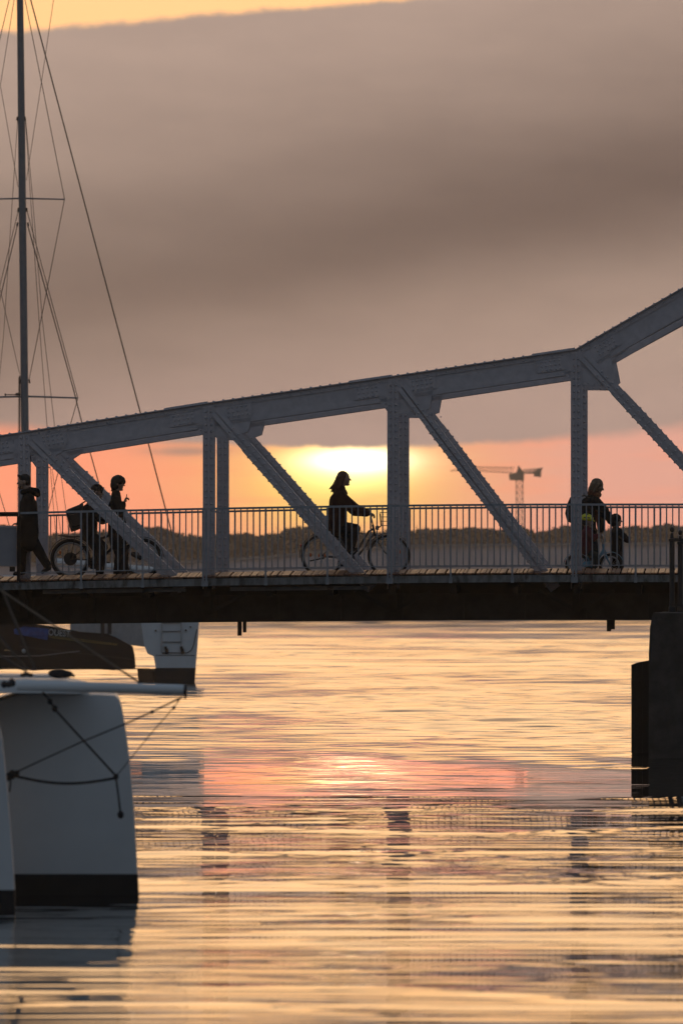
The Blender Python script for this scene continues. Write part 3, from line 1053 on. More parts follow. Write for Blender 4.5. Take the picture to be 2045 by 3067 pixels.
def build_bridge():
    bridge = thing('truss_bridge', 'grey riveted steel truss footbridge crossing the water between boats and pier', 'bridge', (0, 0, 0), bridge=True)
    parts = build_truss(bridge, True)
    clone_truss(parts, bridge, TRUSS_GAP)
    P = BL
    step = 0.055
    # --- narrow deck boards of the near raised footway, slightly sloped to the outside
    z_in, z_out = P(1700, 1702.5, 0.75).z, P(1700, 1715, -0.82).z
    meshes = []
    for m_ in (M_PLANK, M_PLANK2):
        mb = MB()
        w = step / 2 - 0.004
        mb.loft([[(-w, -0.82, z_out - 0.022), (w, -0.82, z_out - 0.022), (w, -0.82, z_out), (-w, -0.82, z_out)],
                 [(-w, 0.75, z_in - 0.04), (w, 0.75, z_in - 0.04), (w, 0.75, z_in), (-w, 0.75, z_in)]])
        meshes.append(mb.mesh('deck_board', m_))
    r = random.Random(4)
    x = -5.95
    while x < 5.95:
        o = bpy.data.objects.new('deck_board', r.choice(meshes))
        COL.objects.link(o)
        o.parent = bridge
        o.location = (x, 0, cz(x) + r.uniform(-0.003, 0.003))
        o.rotation_euler = (0, r.uniform(-0.006, 0.006), 0)
        x += step
    for y0, y1, za0, za1, xa, xb in ((-0.82, 0.75, z_out, z_in, XL, -5.99), (-0.82, 0.75, z_out, z_in, 5.99, XR), (TRUSS_GAP - 0.75, TRUSS_GAP + 0.82, z_in, z_out, XL, XR)):
        secs = []
        for i in range(13):
            xx = xa + (xb - xa) * i / 12
            d = cz(xx)
            secs.append([(xx, y0, za0 + d - 0.04), (xx, y1, za1 + d - 0.04), (xx, y1, za1 + d), (xx, y0, za0 + d)])
        MB().loft(secs).build('footway_slab', M_PLANK2, bridge)
    # --- roadway between the footways and everything under it
    def strip(name, y0, y1, pz0, pz1, m, amt=0.131, parent=bridge, ref=0.0, x0=XL, x1=XR):
        secs = []
        N_ = 24
        za, zb_ = P(1700, pz0, ref).z, P(1700, pz1, ref).z
        for i in range(N_ + 1):
            x = x0 + (x1 - x0) * i / N_
            d = cz(x, amt)
            secs.append([(x, y0, zb_ + d), (x, y1, zb_ + d), (x, y1, za + d), (x, y0, za + d)])
        return MB().loft(secs).build(name, m, parent)
    strip('roadway', 0.80, TRUSS_GAP - 0.80, 1729, 1745, M_ROAD, amt=0.04, ref=2.5)
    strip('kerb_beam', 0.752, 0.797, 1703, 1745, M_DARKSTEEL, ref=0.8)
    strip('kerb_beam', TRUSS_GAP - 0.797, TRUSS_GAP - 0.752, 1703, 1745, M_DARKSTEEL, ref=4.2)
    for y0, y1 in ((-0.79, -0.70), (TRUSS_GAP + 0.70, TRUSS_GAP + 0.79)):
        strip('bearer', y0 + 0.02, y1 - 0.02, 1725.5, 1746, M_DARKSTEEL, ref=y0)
    for y0, y1 in ((-0.80, -0.772), (TRUSS_GAP + 0.772, TRUSS_GAP + 0.80)):
        f = strip('fascia_beam', y0, y1, 1722, 1743.5, M_FASCIA, ref=-0.8)
        strip('fascia_flange', y0 - 0.02 if y0 < 0 else y0 + 0.03, y0 - 0.001 if y0 < 0 else y1 + 0.02, 1740, 1743.5, M_FASCIA, parent=f, ref=-0.8)
    # floor beams and stringers
    for px in np.arange(-476, 2500, 183.7):
        x = P(px, 1790).x
        d = cz(x, 0.1)
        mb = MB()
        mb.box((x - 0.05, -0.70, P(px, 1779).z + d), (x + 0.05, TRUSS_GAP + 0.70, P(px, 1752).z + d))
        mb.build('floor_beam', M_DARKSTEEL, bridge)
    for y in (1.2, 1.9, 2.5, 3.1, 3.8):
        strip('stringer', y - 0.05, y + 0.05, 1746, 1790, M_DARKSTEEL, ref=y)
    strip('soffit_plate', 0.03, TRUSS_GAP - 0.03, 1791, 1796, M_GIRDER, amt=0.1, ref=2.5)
    # cantilever brackets at the nodes
    for nd in NODES[:-1]:
        for sg, yb in ((-1, -0.14), (1, TRUSS_GAP + 0.14)):
            mb = MB()
            x = P(nd, 1800).x
            d = cz(x, 0.1)
            zt, zb_ = P(nd, 1747).z + d, P(nd, 1832).z + d
            mb.add([(x - 0.06, yb, zt), (x + 0.06, yb, zt), (x + 0.06, yb + sg * 0.58, zt), (x - 0.06, yb + sg * 0.58, zt),
                    (x - 0.06, yb, zb_), (x + 0.06, yb, zb_), (x + 0.06, yb + sg * 0.12, zb_), (x - 0.06, yb + sg * 0.12, zb_)],
                   [(0, 1, 2, 3), (4, 7, 6, 5), (0, 4, 5, 1), (2, 6, 7, 3), (0, 3, 7, 4), (1, 5, 6, 2)])
            mb.build('cantilever_bracket', M_DARKSTEEL, bridge)
            for sx in (-1, 1):
                m3 = MB()
                m3.beam((x + sx * 0.06, yb + sg * 0.1, zb_ + 0.06), (x + sx * 0.62, yb + sg * 0.2, P(nd, 1768).z + d), 0.06, 0.05)
                m3.build('knee_brace', M_TIMBER, bridge)
    # service trough below the fascia, in two lengths
    for a, b in ((130, 556), (690, 1106)):
        p0, p1 = P(a, 1757, -0.62), P(b, 1757, -0.62)
        mb = MB()
        mb.beam(p0 + Vector((0, 0, cz(p0.x, .1))), p1 + Vector((0, 0, cz(p1.x, .1))), 0.062, 0.16)
        mb.build('service_trough', mat('service_trough_grey', (0.12, 0.115, 0.11), 0.7), bridge)
    # stubs below the girder
    for a, b, y0, y1 in ((712, 724, 1858, 1904), (728, 738, 1858, 1894), (1816, 1829, 1852, 1891), (1829, 1840, 1852, 1885)):
        mb = MB()
        p0, p1 = P(a, y1), P(b, y0)
        mb.box((p0.x, -0.06, p0.z), (p1.x, 0.06, p1.z))
        mb.build('hanger_stub', M_DARKSTEEL, bridge)
    return bridge


BRIDGE = build_bridge()


# ================================================================ railings
def rail_px(px):
    return 1508 + 27 * (max(1700 - px, 0) / 1700) ** 1.6


def build_railing(yl, label, flip, x_first, x_last):
    zr = lambda x: BL(1700, 1508, -0.85).z + cz(x, 0.148)
    zl = lambda x: BL(1700, 1691.5, -0.85).z + cz(x)
    t = thing('bridge_railing', label, 'railing', (0, yl, 0), 'railings along the bridge', bridge=True)
    secs, secs2 = [], []
    N_ = 40
    for i in range(N_ + 1):
        x = x_first + (x_last - x_first) * i / N_
        secs.append([(x, yl - 0.02, zr(x) - 0.034), (x, yl + 0.02, zr(x) - 0.034), (x, yl + 0.02, zr(x)), (x, yl - 0.02, zr(x))])
        secs2.append([(x, yl - 0.011, zl(x) - 0.015), (x, yl + 0.011, zl(x) - 0.015), (x, yl + 0.011, zl(x)), (x, yl - 0.011, zl(x))])
    MB().loft(secs).build('top_rail', M_RAIL, t)
    MB().loft(secs2).build('bottom_rail', M_RAIL, t)
    bay = (BL(627, 1600, yl).x - BL(75, 1600, yl).x) / 3
    x0 = BL(612, 1600, -0.85).x
    bm = MB().box((-0.0095, -0.0095, 0), (0.0095, 0.0095, 1)).mesh('baluster', M_RAIL)
    pm = MB().box((-0.0155, -0.016, 0), (0.0155, 0.016, 1)).mesh('railing_post', M_RAIL)
    fp = MB().box((-0.026, -0.03, 0), (0.026, 0.03, 0.09)).mesh('foot_plate', M_RAIL)
    zf = lambda x: BL(1700, 1743, -0.85).z + cz(x)
    k = math.ceil((x_first - x0) / bay - 1e-6)
    r = random.Random(int(yl * 10) + 50)
    posts = []
    while x0 + k * bay < x_last + 0.01:
        xp = x0 + k * bay
        xs = [xp - 0.019, xp + 0.036] if k % 3 == 0 else [xp]
        for x in xs:
            o = bpy.data.objects.new('railing_post', pm); COL.objects.link(o); o.parent = t
            o.location = (x, 0.012 if yl > 0 else -0.012, zf(x)); o.scale = (1, 1, zr(x) - 0.035 - zf(x))
            q = bpy.data.objects.new('foot_plate', fp); COL.objects.link(q); q.parent = t
            q.location = (x, 0.03 if yl > 0 else -0.03, zf(x) - 0.01)
        for i in range(1, 10):
            x = xp + bay * i / 10
            if x > x_last:
                break
            o = bpy.data.objects.new('baluster', bm); COL.objects.link(o); o.parent = t
            o.location = (x + r.uniform(-.004, .004), 0, zl(x)); o.scale = (1, 1, zr(x) - 0.034 - zl(x))
            o.rotation_euler = (0, r.uniform(-.003, .003), 0)
        k += 1
    return t


build_railing(-0.85, 'near grey steel bar railing in front of the truss posts', 1, BL(62, 1600, -0.85).x, BL(2300, 1600, -0.85).x)
build_railing(TRUSS_GAP + 0.85, 'far grey steel bar railing behind the cyclists across the bridge deck', -1, BL(60, 1600, TRUSS_GAP + .85).x, BL(2300, 1600, TRUSS_GAP + .85).x)


def build_left_end():
    P = lambda a, b: BL(a, b, -0.95)
    t = thing('handrail', 'thick dark tubular handrail ending at a dark post where the bridge railing begins', 'handrail', BL(57, 1735, -0.95), bridge=True)
    MB().tube([P(-260, 1541), P(56, 1540)], 0.037, 12).build('rail', M_DARKSTEEL, t, smooth=True)
    mb = MB(); a, b = P(52, 1742), P(62, 1546)
    mb.box((a.x, -0.98, a.z), (b.x, -0.92, b.z)); mb.build('post', M_DARKSTEEL, t)
    mb = MB(); a, b = P(-180, 1742), P(-168, 1546)
    mb.box((a.x, -0.98, a.z), (b.x, -0.92, b.z)); mb.build('post', M_DARKSTEEL, t)
    P2 = lambda a, b: BL(a, b, -0.86)
    t = thing('road_barrier', 'flat pale grey metal barrier panel fixed under the thick handrail', 'panel', P2(0, 1700), bridge=True)
    M = mat('grey_panel', (0.34, 0.33, 0.35), 0.6, var=0.05)
    mb = MB(); a, b = P2(-150, 1696), P2(51, 1579)
    mb.box((a.x, -0.88, a.z), (b.x, -0.85, b.z)); mb.build('sheet', M, t)
    mb = MB(); a, b = P2(-152, 1580), P2(52, 1575)
    mb.box((a.x, -0.89, a.z), (b.x, -0.84, b.z)); mb.build('top_edge', M_STEEL, t)
    for px in (30, -60):
        mb = MB(); a, b = P2(px, 1712), P2(px + 16, 1697)
        mb.box((a.x, -0.89, a.z), (b.x, -0.84, b.z)); mb.build('foot', M_DARKSTEEL, t)


build_left_end()


# ================================================================ pier on the right
def build_pier():
    P = lambda a, b: BL(a, b, -7.4)
    base = P(1990, 2260); base.z = 0
    t = thing('bridge_pier', 'massive dark concrete pier with a rounded top edge under the bridge end', 'pier', base, bridge=True)
    top = P(2000, 1834).z
    xl = P(1938, 2240).x
    outline = [(P(1938, 2300).x, -2.5), (12.5, -2.5), (12.5, top), (P(1972, 1834).x, top), (P(1957, 1837).x, P(1957, 1837).z), (P(1950, 1846).x, P(1950, 1846).z),
               (P(1946, 1880).x, P(1946, 1880).z), (P(1941, 1960).x, P(1941, 1960).z)]
    r = random.Random(2)
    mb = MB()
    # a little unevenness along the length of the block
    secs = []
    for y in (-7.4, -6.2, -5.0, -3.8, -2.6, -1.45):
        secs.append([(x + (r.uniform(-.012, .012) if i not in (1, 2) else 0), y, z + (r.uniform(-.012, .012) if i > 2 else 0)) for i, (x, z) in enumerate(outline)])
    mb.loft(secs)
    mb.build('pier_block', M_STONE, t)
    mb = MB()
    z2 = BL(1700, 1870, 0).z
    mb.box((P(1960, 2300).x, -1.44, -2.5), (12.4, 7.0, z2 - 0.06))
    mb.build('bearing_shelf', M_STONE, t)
    for y in (0.0, TRUSS_GAP):
        mb = MB()
        x = BL(2010, 1860, 0).x
        mb.box((x - 0.25, y - 0.2, z2 - 0.058), (x + 0.25, y + 0.2, z2 + 0.058))
        mb.build('bearing_block', M_DARKSTEEL, t)
    # tarred fender pile behind
    P3 = lambda a, b: BL(a, b, -1.2)
    b3 = P3(1915, 2240); b3.z = 0
    t = thing('fender_pile', 'black timber fender with a slanted top against the left side of the pier', 'fender', b3, bridge=True)
    a = [P3(1889, 2290), P3(1950, 2290), P3(1950, 1977), P3(1938, 1979), P3(1905, 1985), P3(1889, 1992)]
    x0 = a[0].x
    n = 4
    xs = [P3(1889, 1990).x + (P3(1956, 1990).x - P3(1889, 1990).x) * i / n for i in range(n + 1)]
    for i in range(n):
        tz0 = np.interp(xs[i], [P3(q, 1990).x for q in (1889, 1905, 1940, 1956)], [P3(1, q).z for q in (1991, 1985, 1979, 1977)])
        tz1 = np.interp(xs[i + 1], [P3(q, 1990).x for q in (1889, 1905, 1940, 1956)], [P3(1, q).z for q in (1991, 1985, 1979, 1977)])
        mb = MB()
        mb.prism([(xs[i] + .001, -2.5), (xs[i + 1] - .001, -2.5), (xs[i + 1] - .001, tz1), (xs[i] + .001, tz0)], -1.2 + 0.006 * (i % 2), 2.2)
        mb.build('timber', M_TIMBER, t)
    mb = MB()
    p0 = P3(1889, 2060)
    mb.box((xs[0] - 0.0, -1.26, p0.z), (xs[-1], -1.203, p0.z + 0.16)); mb.build('waling', M_TIMBER, t)
    # iron fence on top of the pier
    P4 = lambda a, b: BL(a, b, -4.4)
    b4 = P4(2025, 1834); b4.z = top
    t = thing('iron_fence', 'black cast iron fence posts with ball finials standing on the pier', 'fence', b4, bridge=True)
    for px, tp in ((2011, 1578), (2036, 1587), (2085, 1580), (2140, 1580)):
        c = P4(px, 1700)
        mb = MB()
        zt = P4(px, tp).z; x = c.x
        prof = [(0.055, top), (0.055, top + 0.08), (0.042, top + 0.1), (0.042, zt - 0.24), (0.052, zt - 0.225), (0.052, zt - 0.195), (0.03, zt - 0.18), (0.024, zt - 0.10)]
        mb.tube([(x, -4.4, z) for _, z in prof], [q for q, _ in prof], 12)
        po = mb.build('post', M_IRON, t)
        MB().ell((x, -4.4, zt - 0.045), (0.036, 0.036, 0.045)).build('finial', M_IRON, po, smooth=True)
    MB().beam(P4(2011, 1617), P4(2300, 1617), 0.05, 0.03).build('rail', M_IRON, t)
    MB().beam(P4(2011, 1815), P4(2300, 1815), 0.05, 0.03).build('rail', M_IRON, t)
    P5 = lambda a, b: BL(a, b, -3.2)
    b5 = P5(2060, 1834); b5.z = top
    t = thing('barrier_post', 'pale blue grey box post just behind the iron fence on the pier', 'post', b5, bridge=True)
    mb = MB(); a, b = P5(2040, 1640), P5(2090, 1800)
    mb.box((a.x, -3.2, top), (b.x, -3.0, a.z)); mb.build('box_post', mat('pale_blue_paint', (0.30, 0.36, 0.42), 0.5), t)
    mb = MB()
    mb.box((a.x - 0.012, -3.212, a.z), (b.x + 0.012, -2.988, a.z + 0.03)); mb.build('lid', M_DARKSTEEL, t)


build_pier()
# ================================================================ BOATS
def build_near_catamaran():
    Yr, Yl = 116.0, 111.6
    base = W(150, 1800, Yr); base.z = 0
    t = thing('moored_catamaran', 'large white catamaran moored close by with blunt white hulls and a bowsprit', 'catamaran', base)

    def hull(Y, prof, length, shrink, bottom_px, name_stripe):
        # prof: closed outline in photo pixels at the near end
        front = [W(a, b, Y) for a, b in prof]
        cx = sum(p.x for p in front) / len(front)
        secs = []
        for f, sh in ((0, 0.985), (0.02, 0.998), (0.06, 1.0), (0.4, 1.0 - shrink * 0.3), (0.75, 1.0 - shrink * 0.7), (1, 1.0 - shrink)):
            zmid = 0.8
            secs.append([Vector((cx * (Y + length * f) / Y + (p.x - cx) * sh, Y + length * f, zmid + (p.z - zmid) * (1 if f > 0.03 else sh))) for p in front])
        h = MB().loft(secs).build('hull', M_GEL, t, smooth=False)
        # black band at the waterline, hugging the hull
        zs = CZ + (HY - bottom_px) * Y / F
        low = []
        n = len(front)
        pts = []
        for i in range(n):
            a, b = front[i], front[(i + 1) % n]
            pts.append(a)
            if (a.z - zs) * (b.z - zs) < 0:
                q = a.lerp(b, (zs - a.z) / (b.z - a.z))
                pts.append(q)
        lowp = [p for p in pts if p.z <= zs + 1e-4]
        if len(lowp) >= 3:
            secs = []
            for f, sh in ((-0.0006, 0.989), (0.02, 1.002), (0.06, 1.004), (0.4, 1.004 - shrink * 0.3), (0.75, 1.004 - shrink * 0.7), (1, 1.004 - shrink)):
                secs.append([Vector((cx * (Y + length * f) / Y + (p.x - cx) * sh, Y + length * f, 0.8 + (p.z - 0.8) * (1 if f > 0.03 else 0.99))) for p in lowp])
            MB().loft(secs).build('waterline_band', M_BOOT, h)
        return h
    right = [(-60, 2110), (-60, 2820), (417, 2820), (418, 2700), (413, 2600), (404, 2440), (394, 2320), (385, 2235), (374, 2160), (366, 2115), (358, 2090), (345, 2079), (300, 2076), (60, 2076)]
    hull(Yr, right, 12.5, 0.12, 2620, 'a')
    left = [(-420, 2100), (-420, 2840), (50, 2840), (47, 2680), (40, 2560), (30, 2440), (20, 2320), (8, 2210), (-8, 2140), (-30, 2105), (-80, 2090)]
    hull(Yl, left, 3.9, 0.1, 2668, 'b')
    # cross beam and deck
    z = W(0, 2036, 115.4).z
    a, b = W(-420, 2074, 115.4), W(228, 2034, 115.4)
    mb = MB()
    pr = [(a.x, W(0, 2070, 115.4).z), (W(240, 1, 115.4).x, W(0, 2078, 115.4).z), (W(262, 1, 115.4).x, W(0, 2062, 115.4).z), (W(240, 1, 115.4).x, W(0, 2046, 115.4).z), (W(190, 1, 115.4).x, z), (a.x, z + 0.01)]
    mb.prism(pr, 115.35, 118.2)
    mb.build('cross_beam', M_GEL, t)
    mb = MB()
    pr = [(a.x, z - 0.012), (W(180, 1, 118).x, z - 0.012), (W(165, 1, 118).x, z + 0.02), (a.x, z + 0.03)]
    mb.prism(pr, 118.25, 121.5)
    mb.build('deck', M_GEL, t)
    # bowsprit pole
    Yp = 114.9
    P = lambda px, py, d=0.0: W(px, py, Yp + d)
    mb = MB()
    mb.tube([P(48, 2052), P(56, 2052), P(300, 2059), P(548, 2066), P(556, 2066)], [0.036, 0.043, 0.043, 0.042, 0.037], 16)
    sp = mb.build('bowsprit', M_GEL, t, smooth=True)
    mb = MB(); mb.tube([P(551, 2066.1), P(560, 2066.3)], [0.0435, 0.0435], 16); mb.build('end_fitting', M_IRON, sp)
    mb = MB(); mb.cap(P(557, 2080), 0.012, P(555, 2090), 0.010); mb.build('eye_bolt', M_IRON, sp)
    mb = MB()
    for x, y, rr in ((38, 2046, .03), (28, 2050, .026), (14, 2050, .03), (36, 2038, .02)):
        mb.ell(P(x, y, 0.02), (rr, rr * 0.8, rr))
    mb.build('shackle', M_IRON, sp)

    def rope(name, pts, rpx, m=M_ROPE, d=0.0, sag=0.0, sides=7, knots=()):
        q = [P(a, b, d) for a, b in pts]
        if len(q) == 2 and sag:
            q = [q[0].lerp(q[1], i / 12) + Vector((0, 0, -sag * math.sin(PI * i / 12))) for i in range(13)]
        mb = MB()
        mb.tube(q, rpx * Yp / F, sides)
        for a, b, rr in knots:
            c = P(a, b, d)
            mb.ell(c, (rr * Yp / F, rr * Yp / F, rr * Yp / F * 1.25), nu=8, nv=6)
        mb.build(name, m, t, smooth=True)
    rope('bobstay', [(128, 2072), (150, 2100), (172, 2132), (348, 2324)], 3.4, knots=((150, 2100, 8), (165, 2122, 9), (348, 2326, 8)))
    rope('bobstay', [(348, 2326), (392, 2272), (450, 2200), (522, 2118), (545, 2085)], 1.4, knots=((521, 2120, 5), (533, 2096, 4)))
    rope('bobstay', [(38, 2318), (130, 2275), (245, 2222), (376, 2168), (456, 2132), (545, 2088)], 2.6, m=mat('grey_line', (0.10, 0.09, 0.09), 0.9), knots=((456, 2132, 5),))
    rope('mooring_line', [(40, 2323), (348, 2330)], 4.2, sag=0.055, knots=((38, 2320, 12), (28, 2326, 11), (52, 2316, 8)))
    rope('tail_rope', [(348, 2330), (354, 2372), (358, 2405), (362, 2438)], 3.0, knots=((362, 2440, 10),))
    rope('chain_link', [(34, 2330), (30, 2372)], 2.4)
    # stays and lines running up out of the picture on the left
    rope('stay', [(106, 2004), (40, 1846), (2, 1752), (-200, 1260)], 4.2, M_WIRE, d=2.0)
    rope('stay', [(84, 2006), (0, 1908), (-200, 1660)], 3.6, M_WIRE, d=2.2)
    rope('stay', [(80, 2010), (0, 1962), (-260, 1800)], 3.6, M_WIRE, d=2.4)
    rope('furling_line', [(430, 2052), (255, 1935), (110, 1838), (-60, 1725), (-300, 1570)], 3.2, mat('faded_line', (0.20, 0.16, 0.12), 0.9), d=1.2)
    mb = MB()
    for x, y, rr in ((80, 2019, .02), (92, 2022, .018), (70, 2022, .018)):
        mb.ell(W(x, y, 117), (rr * 1.4, rr, rr), nu=8, nv=6)
    mb.build('deck_fitting', M_IRON, t)
    # dark lump on the deck
    c = W(182, 2016, 117.4)
    b = c.copy(); b.z = z
    t2 = thing('canvas_bag', 'small dark rounded canvas bag lying on the white deck of the near catamaran', 'bag', b)
    mb = MB()
    r = 117.4 / F
    mb.ell(c + Vector((-6 * r, 0, -1 * r)), (32 * r, 0.07, 15 * r), nu=14, nv=10)
    mb.ell(c + Vector((14 * r, 0, -3 * r)), (24 * r, 0.06, 12 * r), nu=14, nv=10)
    mb.cap(c + Vector((26 * r, 0, -2 * r)), 9 * r, c + Vector((43 * r, 0, -10 * r)), 3 * r)
    mb.cap(c + Vector((4 * r, 0, -10 * r)), 7 * r, c + Vector((8 * r, 0, -22 * r)), 5 * r)
    o = mb.build('cover', mat('black_canvas', (0.02, 0.02, 0.022), 0.9, var=0.3), t2, smooth=True)
    mo = o.modifiers.new('union', 'REMESH'); mo.mode = 'VOXEL'; mo.voxel_size = 0.008; mo.use_smooth_shade = True
    MB().ell(c + Vector((8 * r, -0.03, -18 * r)), (6 * r, 6 * r, 7 * r)).build('toggle', mat('tan_wood', (0.3, 0.2, 0.12), 0.7), t2, smooth=True)


build_near_catamaran()


def build_far_yacht():
    Y = 411.0
    base = W(525, 1800, Y); base.z = 0
    t = thing('white_yacht', 'white sailing catamaran beyond the bridge showing its stern ladder and tall mast', 'yacht', base)
    P = lambda px, py, d=0.0: W(px, py, Y) + Vector((0, d, 0))
    A = [(461, 1966), (467, 2000), (469, 2070), (580, 2070), (585, 2000), (590, 1940), (596, 1850), (421, 1850), (433, 1935), (443, 1958)]
    wide = [(396, 1939), (408, 2000), (414, 2070), (583, 2070), (588, 2000), (593, 1940), (599, 1850), (405, 1850), (400, 1900), (396, 1920)]
    front = [P(a, b) for a, b in A]
    # stern: scoop with the wide hull behind it
    mb = MB()
    mb.loft([[p for p in front], [p + Vector((0.01, 0.9, 0)) for p in front]])
    h = mb.build('stern', M_GEL, t)
    mb = MB()
    secs = []
    for f, gx in ((0.92, 0.0), (3.2, 0.03), (6.5, 0.05), (10.0, 0.02)):
        secs.append([P(a, b) + Vector((gx * (1 if a > 500 else 0), f, 0)) for a, b in [(396 + 62 * max(0, (3.2 - f) / 2.28), 1939)] + [(a2 + 55 * max(0, (3.2 - f) / 2.28) * (1 if a2 < 420 else 0), b2) for a2, b2 in wide[1:]]])
    hb = mb.build('hull', M_GEL, t)
    # dark bottom paint, 3 mm proud of the stern
    c = P(526, 2035)
    mb = MB()
    bp = [(467, 2000.5), (469, 2070), (580.2, 2070), (585.2, 2000.5)]
    mb.loft([[P(a, b) + Vector((0, -0.004, 0)) for a, b in bp], [P(a, b) + Vector((0, 0.0, 0)) for a, b in [(466, 2000.5), (468, 2070), (581, 2070), (586, 2000.5)]],
             [P(a, b) + Vector((0, 0.9, 0)) for a, b in [(466, 2000.5), (468, 2070), (581, 2070), (586, 2000.5)]]])
    mb.build('bottom_paint', M_BOOT, h)
    mb = MB()
    mb.loft([[P(406.5 + 50, 2010) + Vector((0, 0.93, 0)), P(470, 2010) + Vector((0, 0.93, 0)), P(470, 2070) + Vector((0, 0.93, 0)), P(413 + 50, 2070) + Vector((0, 0.93, 0))],
             [P(407, 2004) + Vector((0, 3.2, 0)), P(470, 2004) + Vector((0, 3.2, 0)), P(470, 2070) + Vector((0, 3.2, 0)), P(412.6, 2070) + Vector((0, 3.2, 0))]])
    mb.build('bottom_paint', M_BOOT, hb)
    # ladder on the stern
    mb = MB()
    M_line = mat('seam_grey', (0.10, 0.10, 0.11), 0.6)
    for x in (485, 543):
        a, b = P(x, 1858), P(x, 1956)
        m = MB(); m.box((a.x - 0.016, Y - 0.035, b.z), (a.x + 0.016, Y - 0.001, a.z)); m.build('ladder_rail', M_CHROME, h)
    for yy in (1891, 1923, 1955, 1866):
        a, b = P(487, yy), P(541, yy)
        m = MB(); m.box((a.x, Y - 0.03, a.z - 0.012), (b.x, Y - 0.001, a.z + 0.012)); m.build('rung', M_line, h)
    for x in (499, 546):
        m = MB()
        m.beam(P(x - 3, 1936, -0.06), P(x + 1, 1958, -0.03), 0.075, 0.06)
        m.beam(P(x + 2, 1943, -0.06), P(x + 5, 1957, -0.03), 0.05, 0.05)
        m.build('step_bracket', M_IRON, h)
    for x, y, rr in ((467, 1889, 5.5), (557, 1888, 5.5), (571, 1878, 4.5)):
        m = MB(); m.tube([P(x, y, -0.02), P(x, y, -0.001)], [rr * Y / F, rr * Y / F * 1.1], 14); o = m.build('port', M_GEL, h)
        m = MB(); m.tube([P(x, y, -0.026), P(x, y, -0.0205)], [rr * 0.6 * Y / F] * 2, 12); m.build('opening', M_IRON, o)
    m = MB(); m.tube([P(a, b, -0.02) for a, b in ((590, 1885), (586, 1905), (581, 1930), (574, 1947), (562, 1955), (554, 1955))], 1.3 * Y / F, 6); m.build('hose', M_ROPE, h)
    m = MB(); m.tube([P(a, b, -0.02) for a, b in ((484, 1925), (484, 1954), (487, 1957), (496, 1957))], 1.2 * Y / F, 6); m.build('hose', M_ROPE, h)
    m = MB(); m.box(P(467, 1964, -0.012), P(584, 1962, -0.001)); m.build('seam', M_line, h)
    # bridge deck and cabin, mostly hidden by the girder
    a, b = P(-420, 1860, 2.0), P(600, 1770, 2.0)
    m = MB(); m.box((a.x, Y + 1.6, a.z), (b.x, Y + 12, b.z)); m.build('bridge_deck', M_GEL, t)
    m = MB()
    pr = [(P(-200, 1).x, P(1, 1769).z), (P(520, 1).x, P(1, 1769).z), (P(500, 1).x, P(1, 1730).z), (P(120, 1).x, P(1, 1722).z), (P(-160, 1).x, P(1, 1722).z)]
    m.prism(pr, Y + 3, Y + 10)
    m.build('cabin', M_GEL, t)
    rb = Y / F
    m = MB(); m.tube([P(148, 1678, 4), P(164, 1678, 4), P(300, 1690, 4), P(452, 1703, 4), P(470, 1705, 4)], [5 * rb, 8 * rb, 7.5 * rb, 7 * rb, 4 * rb], 10)
    m.build('boom', M_GEL, t, smooth=True)
    m = MB(); m.tube([P(164, 1694, 4), P(300, 1704, 4), P(452, 1716, 4)], 3 * rb, 8)
    m.build('boom_spar', M_CHROME, t, smooth=True)
    for x, y in ((200, 1697), (420, 1714)):
        m = MB(); m.tube([P(x, y, 4), P(x, 1725, 4)], 2.5 * rb, 6); m.build('boom_crutch', M_CHROME, t)
    # mast with spreaders and rigging
    M_mast = mat('mast_grey', (0.26, 0.255, 0.26), 0.45, 0.3, var=0.06)
    Ym = Y + 6.0
    Q = lambda px, py: W(px, py, Ym)
    px_m = Ym / F
    mb = MB()
    mb.tube([Q(79.5, 1685), Q(76.5, 1300), Q(69, 720), Q(65, 350), Q(61, 0), Q(58, -280), Q(55, -520)], [11.5 * px_m, 11.2 * px_m, 11.5 * px_m, 11 * px_m, 10 * px_m, 8 * px_m, 6 * px_m], 14)
    mast = mb.build('mast', M_mast, t, smooth=True)
    mb = MB(); mb.tube([Q(54.5, 0), Q(60, 700), Q(69, 1690)], 1.6 * px_m, 5); mb.build('mast_track', M_IRON, mast)
    for pts, rp in ((((69, 594), (194, 597)), 2.6), (((69, 594), (-60, 597)), 2.6), (((76, 1187), (234, 1192)), 3.0), (((76, 1187), (-90, 1192)), 3.0)):
        mb = MB(); mb.tube([Q(*p) for p in pts], [rp * px_m, rp * 0.8 * px_m], 8); mb.build('spreader', M_mast, mast)
    mb = MB(); mb.tube([Q(70, 1181), Q(18, 1182)], 1.6 * px_m, 6); mb.ell(Q(17, 1182), (2.5 * px_m, 2.5 * px_m, 4 * px_m)); mb.build('wind_arm', M_IRON, mast)
    mb = MB(); mb.box(Q(48, 1184) - Vector((0, .1, 0)), Q(59, 1177) + Vector((0, .1, 0))); mb.build('lamp_box', M_IRON, mast)
    for x, y in ((53.5, 355), (75, 355), (57, 628), (80, 628), (54, 672), (84, 672), (62, 1142), (88, 1142)):
        mb = MB(); mb.beam(Q(x, y - 6), Q(x + (2 if x > 68 else -2), y + 6), 5 * px_m, 0.1); mb.build('tang', M_IRON, mast)

    def wire(pts, rp, name='shroud'):
        mb = MB(); mb.tube([Q(*p) for p in pts], rp * px_m, 5); mb.build(name, M_WIRE, t)
    wire([(60, -140), (93, 0), (278, 700), (422, 1240), (542, 1700), (590, 1862)], 2.1, 'backstay')
    wire([(60, -70), (76, 0), (125, 245), (194, 596), (143, 860), (88, 1138)], 1.25)
    wire([(200, -200), (161, 0), (125, 245), (80, 540)], 0.95, 'topping_line')
    wire([(60, -80), (43, 0), (2, 255), (43, 490), (55, 560)], 1.0)
